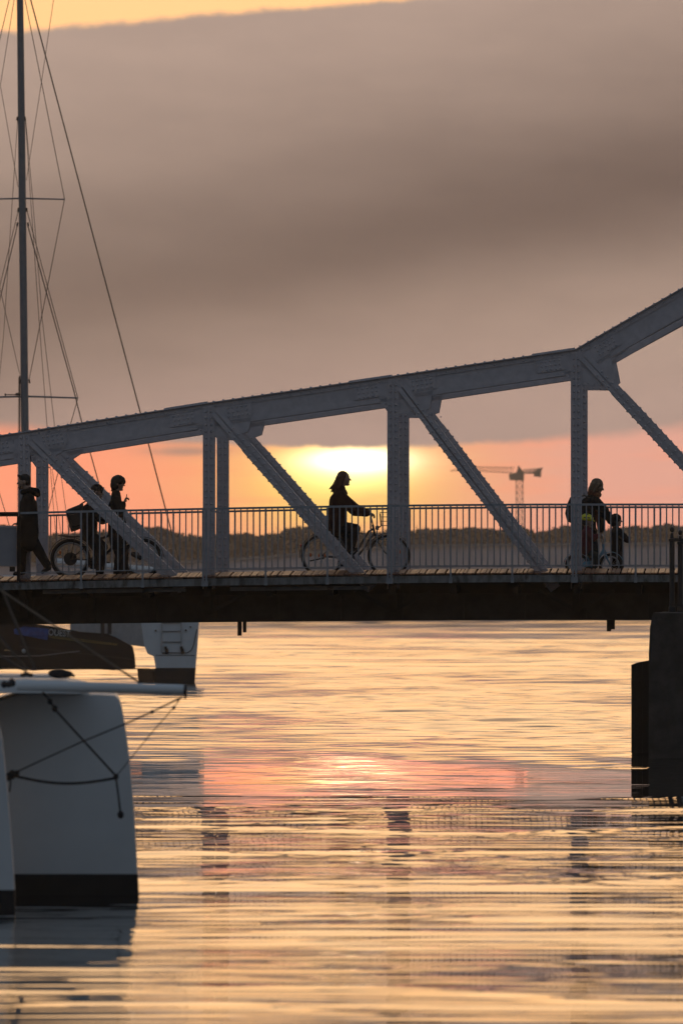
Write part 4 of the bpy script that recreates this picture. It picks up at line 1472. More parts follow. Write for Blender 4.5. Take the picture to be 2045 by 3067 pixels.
    wire([(60, -150), (28, 0), (0, 118), (-30, 240)], 1.2)
    wire([(77, 360), (93, 600), (118, 960), (143, 1290), (162, 1530), (172, 1660)], 0.95, 'halyard')
    wire([(78, 360), (99, 600), (128, 960), (166, 1290), (203, 1565), (212, 1660)], 0.95, 'halyard')
    wire([(80, 625), (234, 1192), (212, 1272), (145, 1530), (110, 1660)], 1.25)
    wire([(84, 675), (223, 1174), (247, 1270), (265, 1334), (296, 1445), (340, 1610), (352, 1660)], 1.8)
    wire([(54, 355), (38, 600), (12, 1000), (-5, 1180)], 0.9, 'halyard')
    wire([(56, 630), (0, 858), (-80, 1190)], 1.1)
    wire([(53, 675), (0, 900), (-60, 1130)], 1.5)
    wire([(-60, 600), (0, 860), (60, 1120)], 1.0)
    wire([(57, 1130), (56, 1290), (54, 1457), (54, 1660)], 0.9, 'halyard')
    wire([(60, 1125), (60, 1290), (60, 1660)], 2.2, 'furled_line')
    wire([(-40, 1330), (0, 1478), (29, 1574), (50, 1660)], 1.2)
    wire([(157, 1404), (184, 1603), (190, 1660)], 0.9, 'halyard')


build_far_yacht()


def build_dark_boat():
    Y = 507.0
    base = W(150, 1800, Y); base.z = 0
    t = thing('dark_boat', 'long dark hulled boat behind the bridge with white lettering on its side', 'boat', base)
    P = lambda px, py, d=0.0: W(px, py, Y) + Vector((0, d, 0))
    M_hull = mat('dark_hull', (0.011, 0.012, 0.015), 0.6, var=0.15, spec=0.2)
    outline = [(-500, 2012), (408, 2012), (404, 1965), (398, 1936), (352, 1911), (322, 1898), (240, 1892), (160, 1876), (60, 1862), (-500, 1850)]
    front = [P(a, b) for a, b in outline]
    mb = MB()
    mb.loft([front, [p + Vector((0, 0.4, 0.0)) for p in front], [p + Vector((-0.15, 3.4, 0)) for p in front]])
    h = mb.build('hull', M_hull, t)
    M_gold = mat('gold_stripe', (0.42, 0.30, 0.08), 0.5)
    for pts in (((120, 1902), (240, 1915), (352, 1929)), ((150, 1909), (250, 1921), (352, 1932))):
        mb = MB()
        for a, b in zip(pts[:-1], pts[1:]):
            mb.beam(P(*a, -0.006), P(*b, -0.006), 0.018, 0.012)
        mb.build('gold_stripe', M_gold, h)
    mb = MB(); mb.beam(P(60, 1936, -0.03), P(400, 1975, -0.03), 0.05, 0.05); mb.build('rubbing_strake', M_IRON, h)
    for a, b in ((14, 38), (146, 172)):  # thin orange bars drawn as glints of light on the dark hull
        mb = MB(); mb.beam(P(a, 1947, -0.02), P(b, 1948.5, -0.02), 0.03, 0.02); mb.build('hull_glint', mat('orange_glint', (0.8, 0.5, 0.25), 0.2, 0.9), h)
    cu = bpy.data.curves.new('lettering', 'FONT')
    cu.body = "LOUEST"
    cu.size = 27 * Y / F
    cu.extrude = 0.004
    cu.space_character = 1.0
    cu.materials.append(mat('white_letters', (0.72, 0.72, 0.70), 0.6))
    tmp = bpy.data.objects.new('lettering_source', cu)
    me = bpy.data.meshes.new_from_object(tmp)
    bpy.data.objects.remove(tmp)
    o = bpy.data.objects.new('lettering', me)
    COL.objects.link(o)
    o.parent = h
    o.location = P(134, 1901, -0.008) - base
    o.scale = (0.80, 1, 1)
    o.rotation_euler = (PI / 2, math.radians(4.5), 0)
    # grey deckhouse
    M_house = mat('deckhouse_grey', (0.46, 0.45, 0.44), 0.6, var=0.08)
    mb = MB()
    mb.prism([(P(205, 1).x, P(1, 1910).z), (P(440, 1).x, P(1, 1940).z), (P(440, 1).x, P(1, 1862).z), (P(205, 1).x, P(1, 1862).z)], Y + 3.6, Y + 7)
    d = mb.build('deckhouse', M_house, t)
    for a, b in ((297, 309), (318, 330)):
        mb = MB(); mb.box((P(a, 1).x, Y + 3.55, P(1, 1900).z), (P(b, 1).x, Y + 3.598, P(1, 1860).z)); mb.build('door_frame', M_IRON, d)
    mb = MB(); mb.tube([P(0, 1966, -0.3), P(120, 1964, -0.3), P(180, 1957, -0.3), P(240, 1950, -0.1)], 1.6 * Y / F, 6)
    mb.build('mooring_rope', mat('pale_rope', (0.42, 0.36, 0.32), 0.9), t)
    MB().ell(P(73, 1950, -0.12), (7 * Y / F, 0.08, 7 * Y / F)).build('bow_light', mat('dull_white', (0.5, 0.5, 0.48), 0.5), t, smooth=True)
    tp = thing('blue_cover', 'bright blue canvas cover draped over the side of the dark boat beside its lettering', 'cover', P(95, 1916, -0.05))
    pts = [(43, 1884), (60, 1880), (72, 1876), (110, 1880), (147, 1884), (145, 1902), (142, 1917), (110, 1911), (75, 1904), (44, 1899)]
    mb = MB()
    fr = [P(a, b, -0.09 + 0.02 * math.sin(i * 2.1)) for i, (a, b) in enumerate(pts)]
    mb.loft([fr, [p + Vector((0, 0.07, 0)) for p in fr]])
    mb.build('canvas', mat('blue_canvas', (0.03, 0.10, 0.34), 0.8, var=0.2), tp)


build_dark_boat()
# ================================================================ BICYCLES
def road_px(px):
    return 1729 + 7.3 * camber(px)


def wheel(t, Q, px, py, rpx, sc, refl=None, spokes=28, tyre_w=3.6, disc=0.0):
    """tyre with rim, spokes, hub (and a spoke reflector) as its pieces"""
    c = Q(px, py)
    R = rpx / sc
    w = tyre_w / sc
    def ring(rad, n=40):
        return [c + Vector((rad * math.cos(2 * PI * i / n), 0, rad * math.sin(2 * PI * i / n))) for i in range(n)]
    ty = MB().tube(ring(R - w), w, 8, closed=True).build('wheel', M_RUBBER, t, smooth=True)
    MB().tube(ring(R - 2.5 * w), w * 0.6, 6, closed=True).build('rim', M_CHROME, ty, smooth=True)
    mb = MB()
    for i in range(spokes):
        a = 2 * PI * i / spokes
        b = a + (0.5 if i % 2 else -0.5)
        mb.tube([c + Vector((0.02 * math.cos(b), 0.02 * (1 if i % 2 else -1), 0.02 * math.sin(b))), c + Vector(((R - 2.6 * w) * math.cos(a), 0, (R - 2.6 * w) * math.sin(a)))], 0.0018, 4)
    mb.build('spokes', M_CHROME, ty)
    MB().tube([c + Vector((0, -0.05, 0)), c + Vector((0, 0.05, 0))], max(0.022, disc), 16).build('hub', M_IRON if disc else M_CHROME, ty, smooth=False)
    for q in refl or ():
        rc = Q(*q)
        mb = MB()
        mb.ell(rc + Vector((0, -0.012, 0)), (0.019, 0.008, 0.036), nu=10, nv=6)
        mb.build('reflector', M_ORANGE, ty, smooth=True)
    return ty


def tubes(t, name, mt, Q, lst, sc, parent=None):
    mb = MB()
    for pts, r in lst:
        mb.tube([Q(*p) for p in pts], r / sc, 8)
    return mb.build(name, mt, parent or t, smooth=True)


def mudguard(t, Q, px, py, rpx, sc, a0, a1, mt):
    c = Q(px, py)
    R = (rpx + 2.5) / sc
    secs = []
    for i in range(25):
        a = math.radians(a0 + (a1 - a0) * i / 24)
        d = Vector((math.cos(a), 0, math.sin(a)))
        p = c + d * R
        y = Vector((0, 0.03, 0))
        secs.append([p - y, p - y * 0.6 + d * 0.012, p + y * 0.6 + d * 0.012, p + y, p + y * 0.6 + d * 0.007, p - y * 0.6 + d * 0.007])
    return MB().loft(secs).build('mudguard', mt, t, smooth=True)


def city_bicycle():
    yl = 2.1
    Q = lambda x, y, d=0.0: BL(x, y, yl + d)
    sc = F / (D1 + yl)
    base = Q(1063, road_px(1063))
    t = thing('bicycle', 'dark city bicycle with front basket ridden by the long haired woman before the sunset', 'bicycle', base, 'bicycles on the bridge', bridge=True)
    M_fr = mat('grey_bike_paint', (0.10, 0.095, 0.095), 0.4)
    yc = 1729 - 64.3
    wr, wf = (965, yc), (1164, yc)
    wheel(t, Q, *wr, 64, sc, refl=[(930, 1662)])
    wheel(t, Q, *wf, 64, sc, refl=[(1196, 1653)])
    mudguard(t, Q, *wr, 64, sc, 15, 185, M_fr)
    mudguard(t, Q, *wf, 64, sc, 40, 165, M_fr)
    BB = (1046, 1672)
    tubes(t, 'frame', M_fr, Q, [
        ([(1120, 1582), (1104, 1592), (1088, 1617), (1070, 1648), BB], 3.4), ([(1121, 1598), (1108, 1612), (1092, 1640), (1072, 1664)], 3.0),
        ([(1012, 1592), (1030, 1635), BB], 3.2), ([BB, (1000, 1669), (wr[0], yc, -0.06)], 1.9), ([BB, (1000, 1669), (wr[0], yc, 0.06)], 1.9),
        ([(1018, 1608), (wr[0], yc, -0.06)], 1.5), ([(1018, 1608), (wr[0], yc, 0.06)], 1.5), ([(1116, 1572), (1123, 1604)], 3.6)], sc)
    tubes(t, 'fork', M_fr, Q, [([(1123, 1604), (1136, 1630, -0.05), (1150, 1652, -0.05), (wf[0], yc, -0.05)], 2.0), ([(1123, 1604), (1136, 1630, 0.05), (1150, 1652, 0.05), (wf[0], yc, 0.05)], 2.0)], sc)
    hb = tubes(t, 'handlebar', M_CHROME, Q, [([(1117, 1575), (1111, 1548)], 2.2), ([(1104, 1541, -0.30), (1114, 1538, -0.26), (1120, 1542, -0.12), (1112, 1547), (1120, 1542, 0.12), (1114, 1538, 0.26), (1104, 1541, 0.30)], 2.0)], sc)
    for d in (-1, 1):
        tubes(t, 'grip', M_RUBBER, Q, [([(1101, 1542, 0.31 * d), (1112, 1539, 0.27 * d)], 3.0)], sc, hb)
    mb = MB()
    mb.ell(Q(1006, 1586), (0.13, 0.09, 0.035)); mb.cap(Q(1014, 1586), 0.035, Q(1030, 1585), 0.02)
    mb.cap(Q(1010, 1592), 0.016, Q(1014, 1602), 0.014)
    mb.build('saddle', M_RUBBER, t, smooth=True)
    tubes(t, 'rack', M_fr, Q, [([(945, 1597, -.06), (1015, 1602, -.06)], 1.4), ([(945, 1597, .06), (1015, 1602, .06)], 1.4), ([(955, 1597, -.06), (wr[0], yc, -.06)], 1.2), ([(955, 1597, .06), (wr[0], yc, .06)], 1.2), ([(945, 1597, -.06), (945, 1597, .06)], 1.4)], sc)
    tubes(t, 'chain_guard', M_fr, Q, [([(wr[0] + 8, yc + 2, -0.05), (1010, 1668, -0.05), (1052, 1664, -0.05)], 3.2)], sc)
    mb = MB(); mb.tube([Q(*BB, -0.07), Q(*BB, -0.05)], 16 / sc, 20); mb.build('chainring', M_IRON, t)
    cr = tubes(t, 'crank', M_CHROME, Q, [([(BB[0], BB[1], -0.09), (1060, 1648, -0.09)], 2.0), ([(BB[0], BB[1], 0.09), (1032, 1696, 0.09)], 2.0)], sc)
    for x, y, d in ((1061, 1649, -0.14), (1031, 1697, 0.14)):
        mb = MB(); mb.box(Q(x - 8, y + 2, d - 0.045), Q(x + 8, y - 2, d + 0.045)); mb.build('pedal', M_IRON, cr)
    # wire basket
    mb = MB()
    for yy, in_ in ((1535, 0), (1548, 1), (1561, 2), (1574, 3)):
        a, b = Q(1137 + in_, yy, -0.17), Q(1168 - in_, yy, 0.17)
        z = a.z
        for p, q in (((a.x, a.y), (b.x, a.y)), ((b.x, a.y), (b.x, b.y)), ((b.x, b.y), (a.x, b.y)), ((a.x, b.y), (a.x, a.y))):
            mb.beam((p[0], p[1], z), (q[0], q[1], z), 0.009, 0.009)
    for i in range(7):
        d = -0.17 + 0.34 * i / 6
        mb.beam(Q(1137, 1535, d), Q(1140, 1574, d), 0.008, 0.008); mb.beam(Q(1168, 1535, d), Q(1165, 1574, d), 0.008, 0.008)
        mb.beam(Q(1140, 1574, d), Q(1165, 1574, d), 0.006, 0.006, up=(0, 0, 1))
    mb.beam(Q(1138, 1538, 0), Q(1141, 1576, 0), 0.022, 0.05)
    mb.build('basket', M_IRON, t)
    tubes(t, 'basket_bracket', M_IRON, Q, [([(1124, 1585), (1140, 1576)], 2.0)], sc)
    mb = MB(); mb.tube([Q(1124, 1581), Q(1133, 1581)], [5.5 / sc, 7 / sc], 12); lamp = mb.build('headlight', M_IRON, t)
    MB().tube([Q(1133.2, 1581), Q(1134.2, 1581)], [6 / sc, 6 / sc], 12).build('lens', mat('clear_lens', (0.8, 0.8, 0.8), 0.1), lamp)
    MB().ell(Q(901, 1634), (0.014, 0.025, 0.028)).build('tail_light', M_RED, t, smooth=True)
    for x in (955, 973):
        MB().ell(Q(x, 1664, -0.065), (0.014, 0.006, 0.032)).build('side_reflector', M_ORANGE, t, smooth=True)
    tubes(t, 'kickstand', M_IRON, Q, [([(972, yc + 6, -0.08), (928, 1680, -0.09)], 2.2)], sc)
    return t


def cargo_bicycle():
    yl = 2.2
    Q = lambda x, y, d=0.0: BL(x, y, yl + d)
    sc = F / (D1 + yl)
    base = Q(318, road_px(318))
    t = thing('bicycle', 'dark bicycle with a black rear hub motor and mudguards under the seated man', 'bicycle', base, 'bicycles on the bridge', bridge=True)
    M_fr = mat('black_bike_paint', (0.025, 0.024, 0.024), 0.4)
    yr, yf = road_px(212) - 61, road_px(427) - 61
    wheel(t, Q, 212, yr, 60.5, sc, refl=[(181, 1655)], tyre_w=5.2, disc=20 / sc)
    wheel(t, Q, 427, yf, 60.5, sc, refl=[(383, 1659)], tyre_w=5.2)
    mudguard(t, Q, 212, yr, 61, sc, 20, 170, M_fr)
    mudguard(t, Q, 427, yf, 61, sc, 5, 140, M_fr)
    BB = (298, 1678)
    tubes(t, 'frame', M_fr, Q, [([(276, 1612), (286, 1645), BB], 3.8), ([BB, (350, 1630), (382, 1592)], 4.4), ([(279, 1622), (330, 1603), (380, 1580)], 3.6), ([BB, (212, yr, -.06)], 2.0), ([BB, (212, yr, .06)], 2.0),
                                ([(278, 1622), (212, yr, -.06)], 1.8), ([(278, 1622), (212, yr, .06)], 1.8), ([(378, 1570), (386, 1602)], 4.4)], sc)
    tubes(t, 'fork', M_fr, Q, [([(386, 1602), (404, 1640, -.05), (427, yf, -.05)], 2.6), ([(386, 1602), (404, 1640, .05), (427, yf, .05)], 2.6)], sc)
    hb = tubes(t, 'handlebar', M_IRON, Q, [([(378, 1572), (372, 1548)], 2.6), ([(354, 1546, -.31), (368, 1543, -.22), (373, 1547), (368, 1543, .22), (354, 1546, .31)], 2.2)], sc)
    for d in (-1, 1):
        tubes(t, 'grip', M_RUBBER, Q, [([(351, 1547, 0.31 * d), (364, 1544, 0.25 * d)], 3.0)], sc, hb)
    mb = MB(); mb.ell(Q(266, 1605), (0.13, 0.08, 0.035)); mb.cap(Q(274, 1605), 0.03, Q(290, 1604), 0.018); mb.cap(Q(270, 1607), 0.016, Q(275, 1616), 0.016)
    mb.build('saddle', M_RUBBER, t, smooth=True)
    tubes(t, 'rack', M_IRON, Q, [([(176, 1604, -.07), (200, 1606, -.07), (246, 1608, -.07), (268, 1618, -.07)], 1.7), ([(176, 1604, .07), (200, 1606, .07), (246, 1608, .07), (268, 1618, .07)], 1.7), ([(176, 1604, -.07), (176, 1604, .07)], 1.5),
                                 ([(226, 1607, -.07), (212, yr, -.07)], 1.4), ([(226, 1607, .07), (212, yr, .07)], 1.4)], sc)
    mb = MB(); mb.tube([Q(*BB, -0.07), Q(*BB, -0.05)], 17 / sc, 20); mb.build('chainring', M_IRON, t)
    cr = tubes(t, 'crank', M_IRON, Q, [([(BB[0], BB[1], -0.09), (322, 1684, -0.09)], 2.4), ([(BB[0], BB[1], 0.09), (274, 1672, 0.09)], 2.4)], sc)
    for x, y, d in ((322, 1685, -0.14), (274, 1672, 0.14)):
        mb = MB(); mb.box(Q(x - 9, y + 2, d - 0.045), Q(x + 9, y - 2, d + 0.045)); mb.build('pedal', M_IRON, cr)
    mb = MB(); mb.cap(Q(400, 1660, -0.08), 0.045, Q(420, 1672, -0.08), 0.03); mb.build('brake_caliper', M_IRON, t, smooth=True)
    mb = MB(); mb.tube([Q(388, 1590), Q(398, 1590)], [5 / sc, 6.5 / sc], 12); lamp = mb.build('headlight', M_IRON, t)
    MB().tube([Q(398.2, 1590), Q(399.2, 1590)], [6 / sc, 6 / sc], 12).build('lens', MATS['clear_lens'], lamp)
    return t


def child_bicycle():
    yl = 2.3
    Q = lambda x, y, d=0.0: BL(x, y, yl + d)
    sc = F / (D1 + yl)
    base = Q(1772, 1729)
    t = thing('bicycle', 'small pale blue bicycle ridden by the child in the yellow helmet', 'bicycle', base, 'bicycles on the bridge', bridge=True)
    M_b = mat('pale_blue_bike', (0.16, 0.34, 0.44), 0.4)
    yc = 1729 - 36.2
    wheel(t, Q, 1727, yc, 36, sc, spokes=16, tyre_w=4.2)
    wheel(t, Q, 1827, yc, 36, sc, spokes=16, tyre_w=4.2)
    mudguard(t, Q, 1727, yc, 36, sc, 40, 175, M_b)
    mudguard(t, Q, 1827, yc, 36, sc, 20, 140, M_b)
    BB = (1776, 1698)
    tubes(t, 'frame', M_b, Q, [([(1808, 1640), (1797, 1662), (1785, 1690), BB], 3.6), ([(1807, 1652), (1780, 1682), (1760, 1683)], 2.8), ([(1756, 1660), (1764, 1684), BB], 3.0), ([BB, (1727, yc, -.05)], 2.0), ([BB, (1727, yc, .05)], 2.0),
                               ([(1758, 1668), (1727, yc, -.05)], 1.7), ([(1758, 1668), (1727, yc, .05)], 1.7), ([(1805, 1630), (1811, 1658)], 4.0)], sc)
    tubes(t, 'fork', M_b, Q, [([(1811, 1655), (1818, 1675, -.045), (1827, yc, -.045)], 2.6), ([(1811, 1655), (1818, 1675, .045), (1827, yc, .045)], 2.6)], sc)
    hb = tubes(t, 'handlebar', M_CHROME, Q, [([(1805, 1632), (1801, 1612)], 2.0), ([(1790, 1602, -.2), (1798, 1603, -.14), (1802, 1612), (1798, 1603, .14), (1790, 1602, .2)], 2.0)], sc)
    for d in (-1, 1):
        tubes(t, 'grip', M_RUBBER, Q, [([(1788, 1602, 0.205 * d), (1795, 1602.5, 0.16 * d)], 2.8)], sc, hb)
    mb = MB(); mb.tube([Q(1801, 1606, -0.16), Q(1805, 1606, -0.16)], 5 / sc, 10); mb.build('bell', M_CHROME, t)
    mb = MB(); mb.ell(Q(1754, 1656), (0.085, 0.06, 0.03)); mb.cap(Q(1756, 1658), 0.014, Q(1758, 1668), 0.013); mb.build('saddle', M_RUBBER, t, smooth=True)
    mb = MB(); mb.ell(Q(1755, 1690, -0.06), (0.07, 0.012, 0.05)); mb.build('chain_guard', M_b, t, smooth=True)
    cr = tubes(t, 'crank', M_CHROME, Q, [([(BB[0], BB[1], -0.07), (1786, 1708, -0.07)], 1.8), ([(BB[0], BB[1], 0.07), (1766, 1688, 0.07)], 1.8)], sc)
    for x, y, d in ((1786, 1709, -0.11), (1766, 1688, 0.11)):
        mb = MB(); mb.box(Q(x - 6, y + 1.5, d - 0.035), Q(x + 6, y - 1.5, d + 0.035)); mb.build('pedal', M_IRON, cr)
    MB().ell(Q(1690, 1680), (0.012, 0.02, 0.02)).build('tail_light', M_RED, t, smooth=True)


city_bicycle()
cargo_bicycle()
child_bicycle()

# ================================================================ PEOPLE
TEX = bpy.data.textures.new('cloth_folds', 'CLOUDS')
TEX.noise_scale = 0.16
TEX.noise_depth = 3


def fuse(o, vox, smooth=3, folds=0.0):
    m = o.modifiers.new('fuse', 'REMESH'); m.mode = 'VOXEL'; m.voxel_size = vox; m.use_smooth_shade = True
    s = o.modifiers.new('soften', 'SMOOTH'); s.factor = 0.5; s.iterations = smooth
    if folds:
        d = o.modifiers.new('folds', 'DISPLACE'); d.texture = TEX; d.strength = folds; d.mid_level = 0.5; d.texture_coords = 'GLOBAL'
    return o


def add_head(mb, c, s, pitch, k, yaw=0.0):
    """skull, jaw, brow, nose, lips, chin and ears in one; returns the frame"""
    f = Vector((s * math.cos(pitch) * math.cos(yaw), -math.sin(yaw), -math.sin(pitch)))
    w = Vector((0, 0, 1)).cross(f).normalized()
    u = f.cross(w).normalized()
    rot = Matrix((f, w, u)).transposed()
    P = lambda a, b, d: c + (f * a + w * b + u * d) * k
    mb.ell(P(-0.008, 0, 0.022), (0.098 * k, 0.077 * k, 0.10 * k), rot, 18, 12)
    mb.cap(P(0.035, 0, -0.02), 0.064 * k, P(0.052, 0, -0.082), 0.036 * k, 12)
    mb.cap(P(0.082, 0, 0.016), 0.010 * k, P(0.113, 0, -0.02), 0.0125 * k)
    mb.cap(P(0.078, -0.034, 0.032), 0.013 * k, P(0.078, 0.034, 0.032), 0.013 * k)
    mb.cap(P(0.086, -0.018, -0.052), 0.0105 * k, P(0.086, 0.018, -0.052), 0.0105 * k)
    mb.ell(P(0.075, 0, -0.093), (0.022 * k, 0.024 * k, 0.02 * k), rot)
    for q in (-1, 1):
        mb.ell(P(-0.008, q * 0.077, 0.0), (0.024 * k, 0.011 * k, 0.033 * k), rot)
    return P, rot, f, w, u


def add_hand(mb, p, q, k, curl, cdir=(0, 0, -1), side=-1):
    d = (q - p).normalized()
    w = Vector((0, 1, 0))
    w = (w - d * d.dot(w)).normalized()
    c = Vector(cdir); c = (c - d * d.dot(c) - w * w.dot(c)).normalized()
    for i in (-1, 0, 1):
        mb.cap(p + w * 0.012 * i * k, 0.017 * k, p + (d * 0.088 + w * 0.026 * i) * k, 0.0155 * k, 8)
    for i, L in enumerate((0.066, 0.078, 0.073, 0.056)):
        b = p + (d * 0.092 + w * (-0.034 + 0.0225 * i) * (1 if side < 0 else -1)) * k
        a1, a2, a3 = curl * 0.5, curl * 1.2, curl * 1.8
        pts = [b]
        for a, fr in ((a1, 0.45), (a2, 0.32), (a3, 0.23)):
            pts.append(pts[-1] + (d * math.cos(a) + c * math.sin(a)) * L * fr * k)
        for a, b2, r1, r2 in zip(pts[:-1], pts[1:], (0.0098, 0.0090, 0.0082), (0.0090, 0.0082, 0.0072)):
            mb.cap(a, r1 * k, b2, r2 * k, 8)
    b = p + (d * 0.025 + w * 0.03 * side) * k
    m1 = b + (d * 0.032 + w * 0.018 * side + c * 0.012) * k
    m2 = m1 + (d * 0.026 + c * 0.02) * k
    mb.cap(b, 0.0125 * k, m1, 0.0105 * k, 8); mb.cap(m1, 0.0105 * k, m2, 0.0085 * k, 8)


def person(label, yl, s, k, J, cloth, trous, hair_fn, shoes=None, skin=M_SKIN, pitch=0.0, kh=None, coat_r=0.03, torso=(0.10, 0.115), hem=None, hood=None, extra=None, trouser_r=0.018, yaw=0.0, group=None):
    """one figure. J: photo-pixel joints; dy (m) third. near side is negative dy."""
    Q = lambda x, y, d=0.0: BL(x, y, yl + d)
    kh = kh or k
    base = Q(J['hip'][0], J.get('floor', road_px(J['hip'][0])))
    t = thing('person', label, 'person', base, group or 'people on the bridge', bridge=True)
    body = MB()
    hc, nk, ch, hp = Q(*J['head']), Q(*J['neck']), Q(*J['chest']), Q(*J['hip'])
    P, rot, f, w, u = add_head(body, hc, s, pitch, kh, yaw)
    body.cap(P(-0.02, 0, -0.05), 0.052 * kh, nk, 0.058 * k, 12)
    ys = Vector((0, 1, 0))
    wd = 0.105 * k
    for i in (-1, 0, 1):
        body.cap(ch + ys * wd * i, torso[0] * k, hp + ys * wd * 0.8 * i, torso[0] * 0.95 * k, 12)
        body.cap(nk, 0.06 * k, ch + ys * wd * i, torso[0] * 0.95 * k, 12)
    coat, tr, sh = MB(), MB(), []
    for i in (-1, 0, 1):
        coat.cap(ch + ys * wd * i, (torso[0] + coat_r) * k, hp + ys * wd * 0.85 * i, (torso[1] + coat_r) * k, 14)
        coat.cap(nk + ys * 0.02 * i, 0.062 * k + coat_r * 0.5 * k, ch + ys * wd * 1.1 * i, (torso[0] * 0.8 + coat_r) * k, 14)
    if hem:
        hm = Q(*hem[:2])
        for i in (-1, 0, 1):
            coat.cap(hp + ys * wd * 0.85 * i, (torso[1] + coat_r) * k, hm + ys * wd * 0.9 * i, hem[2] * k, 14)
    for sd, pts, curl in J['arms']:
        q = [Q(p[0], p[1], (p[2] if len(p) > 2 else sd * 0.17 * k)) for p in pts]
        body.cap(q[0], 0.05 * k, q[1], 0.04 * k, 12); body.cap(q[1], 0.04 * k, q[2], 0.026 * k, 12)
        coat.cap(q[0], (0.055 + coat_r) * k, q[1], (0.045 + coat_r) * k, 12)
        e = q[1].lerp(q[2], 0.94)
        coat.cap(q[1], (0.045 + coat_r) * k, e, (0.034 + coat_r * 0.7) * k, 12)
        add_hand(body, q[2], q[3], k, curl, side=(1 if sd < 0 else -1))
    for sd, pts in J['legs']:
        q = [Q(p[0], p[1], (p[2] if len(p) > 2 else sd * 0.09 * k)) for p in pts]
        body.cap(q[0], 0.085 * k, q[1], 0.056 * k, 12); body.cap(q[1], 0.055 * k, q[2], 0.034 * k, 12)
        body.cap(q[2], 0.034 * k, q[3], 0.025 * k, 10)
        tr.cap(q[0], (0.09 + trouser_r) * k, q[1], (0.06 + trouser_r) * k, 12)
        tr.cap(q[1], (0.06 + trouser_r) * k, q[1].lerp(q[2], 0.95), (0.042 + trouser_r) * k, 12)
        m = MB()
        d = (q[3] - q[2]); L = d.length
        heel = q[2] + Vector((-s * 0.03 * k, 0, -0.03 * k))
        m.cap(heel, 0.042 * k, q[3] + Vector((0, 0, 0.0)), 0.032 * k, 10)
        m.cap(q[2] + Vector((0, 0, 0.02 * k)), 0.046 * k, heel, 0.042 * k, 10)
        m.cap(heel + Vector((0, 0, -0.02 * k)), 0.03 * k, q[3] + Vector((s * 0.015 * k, 0, -0.015 * k)), 0.022 * k, 10)
        sh.append(m)
    for i in (-1, 1):
        tr.cap(hp + ys * 0.06 * k * i, (0.10 + trouser_r) * k, hp + ys * 0.06 * k * i + Vector((0, 0, -0.03 * k)), (0.10 + trouser_r) * k, 12)
    fuse(body.build('body', skin, t), 0.0065 if k > 0.8 else 0.0055, 2)
    if hood:
        for p0, r0, p1, r1 in hood:
            for i in (-1, 0, 1):
                coat.cap(Q(*p0) + ys * r0 * 0.7 * i, r0, Q(*p1) + ys * r1 * 0.7 * i, r1, 12)
    fuse(coat.build('coat', cloth, t), 0.012, 3, 0.022 * k)
    fuse(tr.build('trousers', trous, t), 0.011, 3, 0.014 * k)
    for m in sh:
        fuse(m.build('shoe', shoes or M_RUBBER, t), 0.008, 3)
    hair = MB()
    mh = hair_fn(hair, P, rot, Q, kh)
    fuse(hair.build('hair', mh, t), 0.007, 1, 0.012)
    for q in (-1, 1):
        MB().ell(P(0.079, q * 0.031, 0.014), (0.013 * kh,) * 3, nu=8, nv=6).build('eye', mat('eye_white', (0.5, 0.48, 0.45), 0.2), t, smooth=True)
    if extra:
        extra(t, P, rot, Q, k)
    return t


M_H_DARK = mat('dark_hair', (0.025, 0.017, 0.012), 0.6, var=0.3, vscale=60)
M_H_AUBURN = mat('auburn_hair', (0.10, 0.035, 0.015), 0.55, var=0.3, vscale=60)
M_H_FAIR = mat('fair_hair', (0.20, 0.13, 0.075), 0.55, var=0.3, vscale=60)
M_COAT_BK = mat('black_coat', (0.018, 0.017, 0.017), 0.85, var=0.2, spec=0.15)
M_COAT_BR = mat('dark_red_coat', (0.05, 0.018, 0.014), 0.85, var=0.2, spec=0.15)
M_JEAN_DK = mat('black_trousers', (0.016, 0.016, 0.018), 0.85, var=0.2, spec=0.15)
M_JEAN = mat('blue_jeans', (0.03, 0.045, 0.075), 0.85, var=0.2, spec=0.15)
M_RED = MATS['red_lens']


def strands(mb, Q, lst, dy=(-0.05, 0.0, 0.05)):
    for p0, r0, p1, r1 in lst:
        for d in dy:
            mb.cap(Q(p0[0], p0[1], d), r0, Q(p1[0], p1[1], d * 0.8), r1, 8)


def hair_woman(mb, P, rot, Q, k):
    mb.ell(P(-0.024, 0, 0.040), (0.096 * k, 0.088 * k, 0.092 * k), rot, 18, 12)
    mb.ell(P(-0.055, 0, -0.02), (0.066 * k, 0.09 * k, 0.10 * k), rot, 18, 12)
    for q in (-1, 1):
        mb.cap(P(0.0, q * 0.072, 0.04), 0.026 * k, P(-0.03, q * 0.082, -0.10), 0.026 * k)
    lst = [((1016, 1432), 0.06, (1008, 1458), 0.055), ((1010, 1448), 0.05, (1000, 1470), 0.03), ((1014, 1460), 0.05, (1009, 1482), 0.02),
           ((1003, 1452), 0.04, (992, 1462), 0.018), ((992, 1461), 0.018, (985, 1465), 0.005), ((1000, 1462), 0.03, (991, 1474), 0.006), ((1005, 1466), 0.03, (998, 1480), 0.006),
           ((1008, 1440), 0.035, (997, 1452), 0.010), ((997, 1452), 0.010, (989, 1459), 0.004), ((1012, 1470), 0.03, (1004, 1487), 0.006)]
    strands(mb, Q, lst, (-0.06, -0.02, 0.02, 0.06))
    return M_H_AUBURN


def face_scarf(t, P, rot, Q, k):
    mb = MB()
    for d in (-0.05, 0, 0.05):
        mb.cap(Q(1016, 1469, d), 0.058, Q(1029, 1472, d), 0.045)
        mb.cap(Q(1033, 1468, d * 0.6), 0.022, Q(1037, 1478, d * 0.6), 0.024)
    fuse(mb.build('collar', M_COAT_BR, t), 0.011, 2, 0.014)


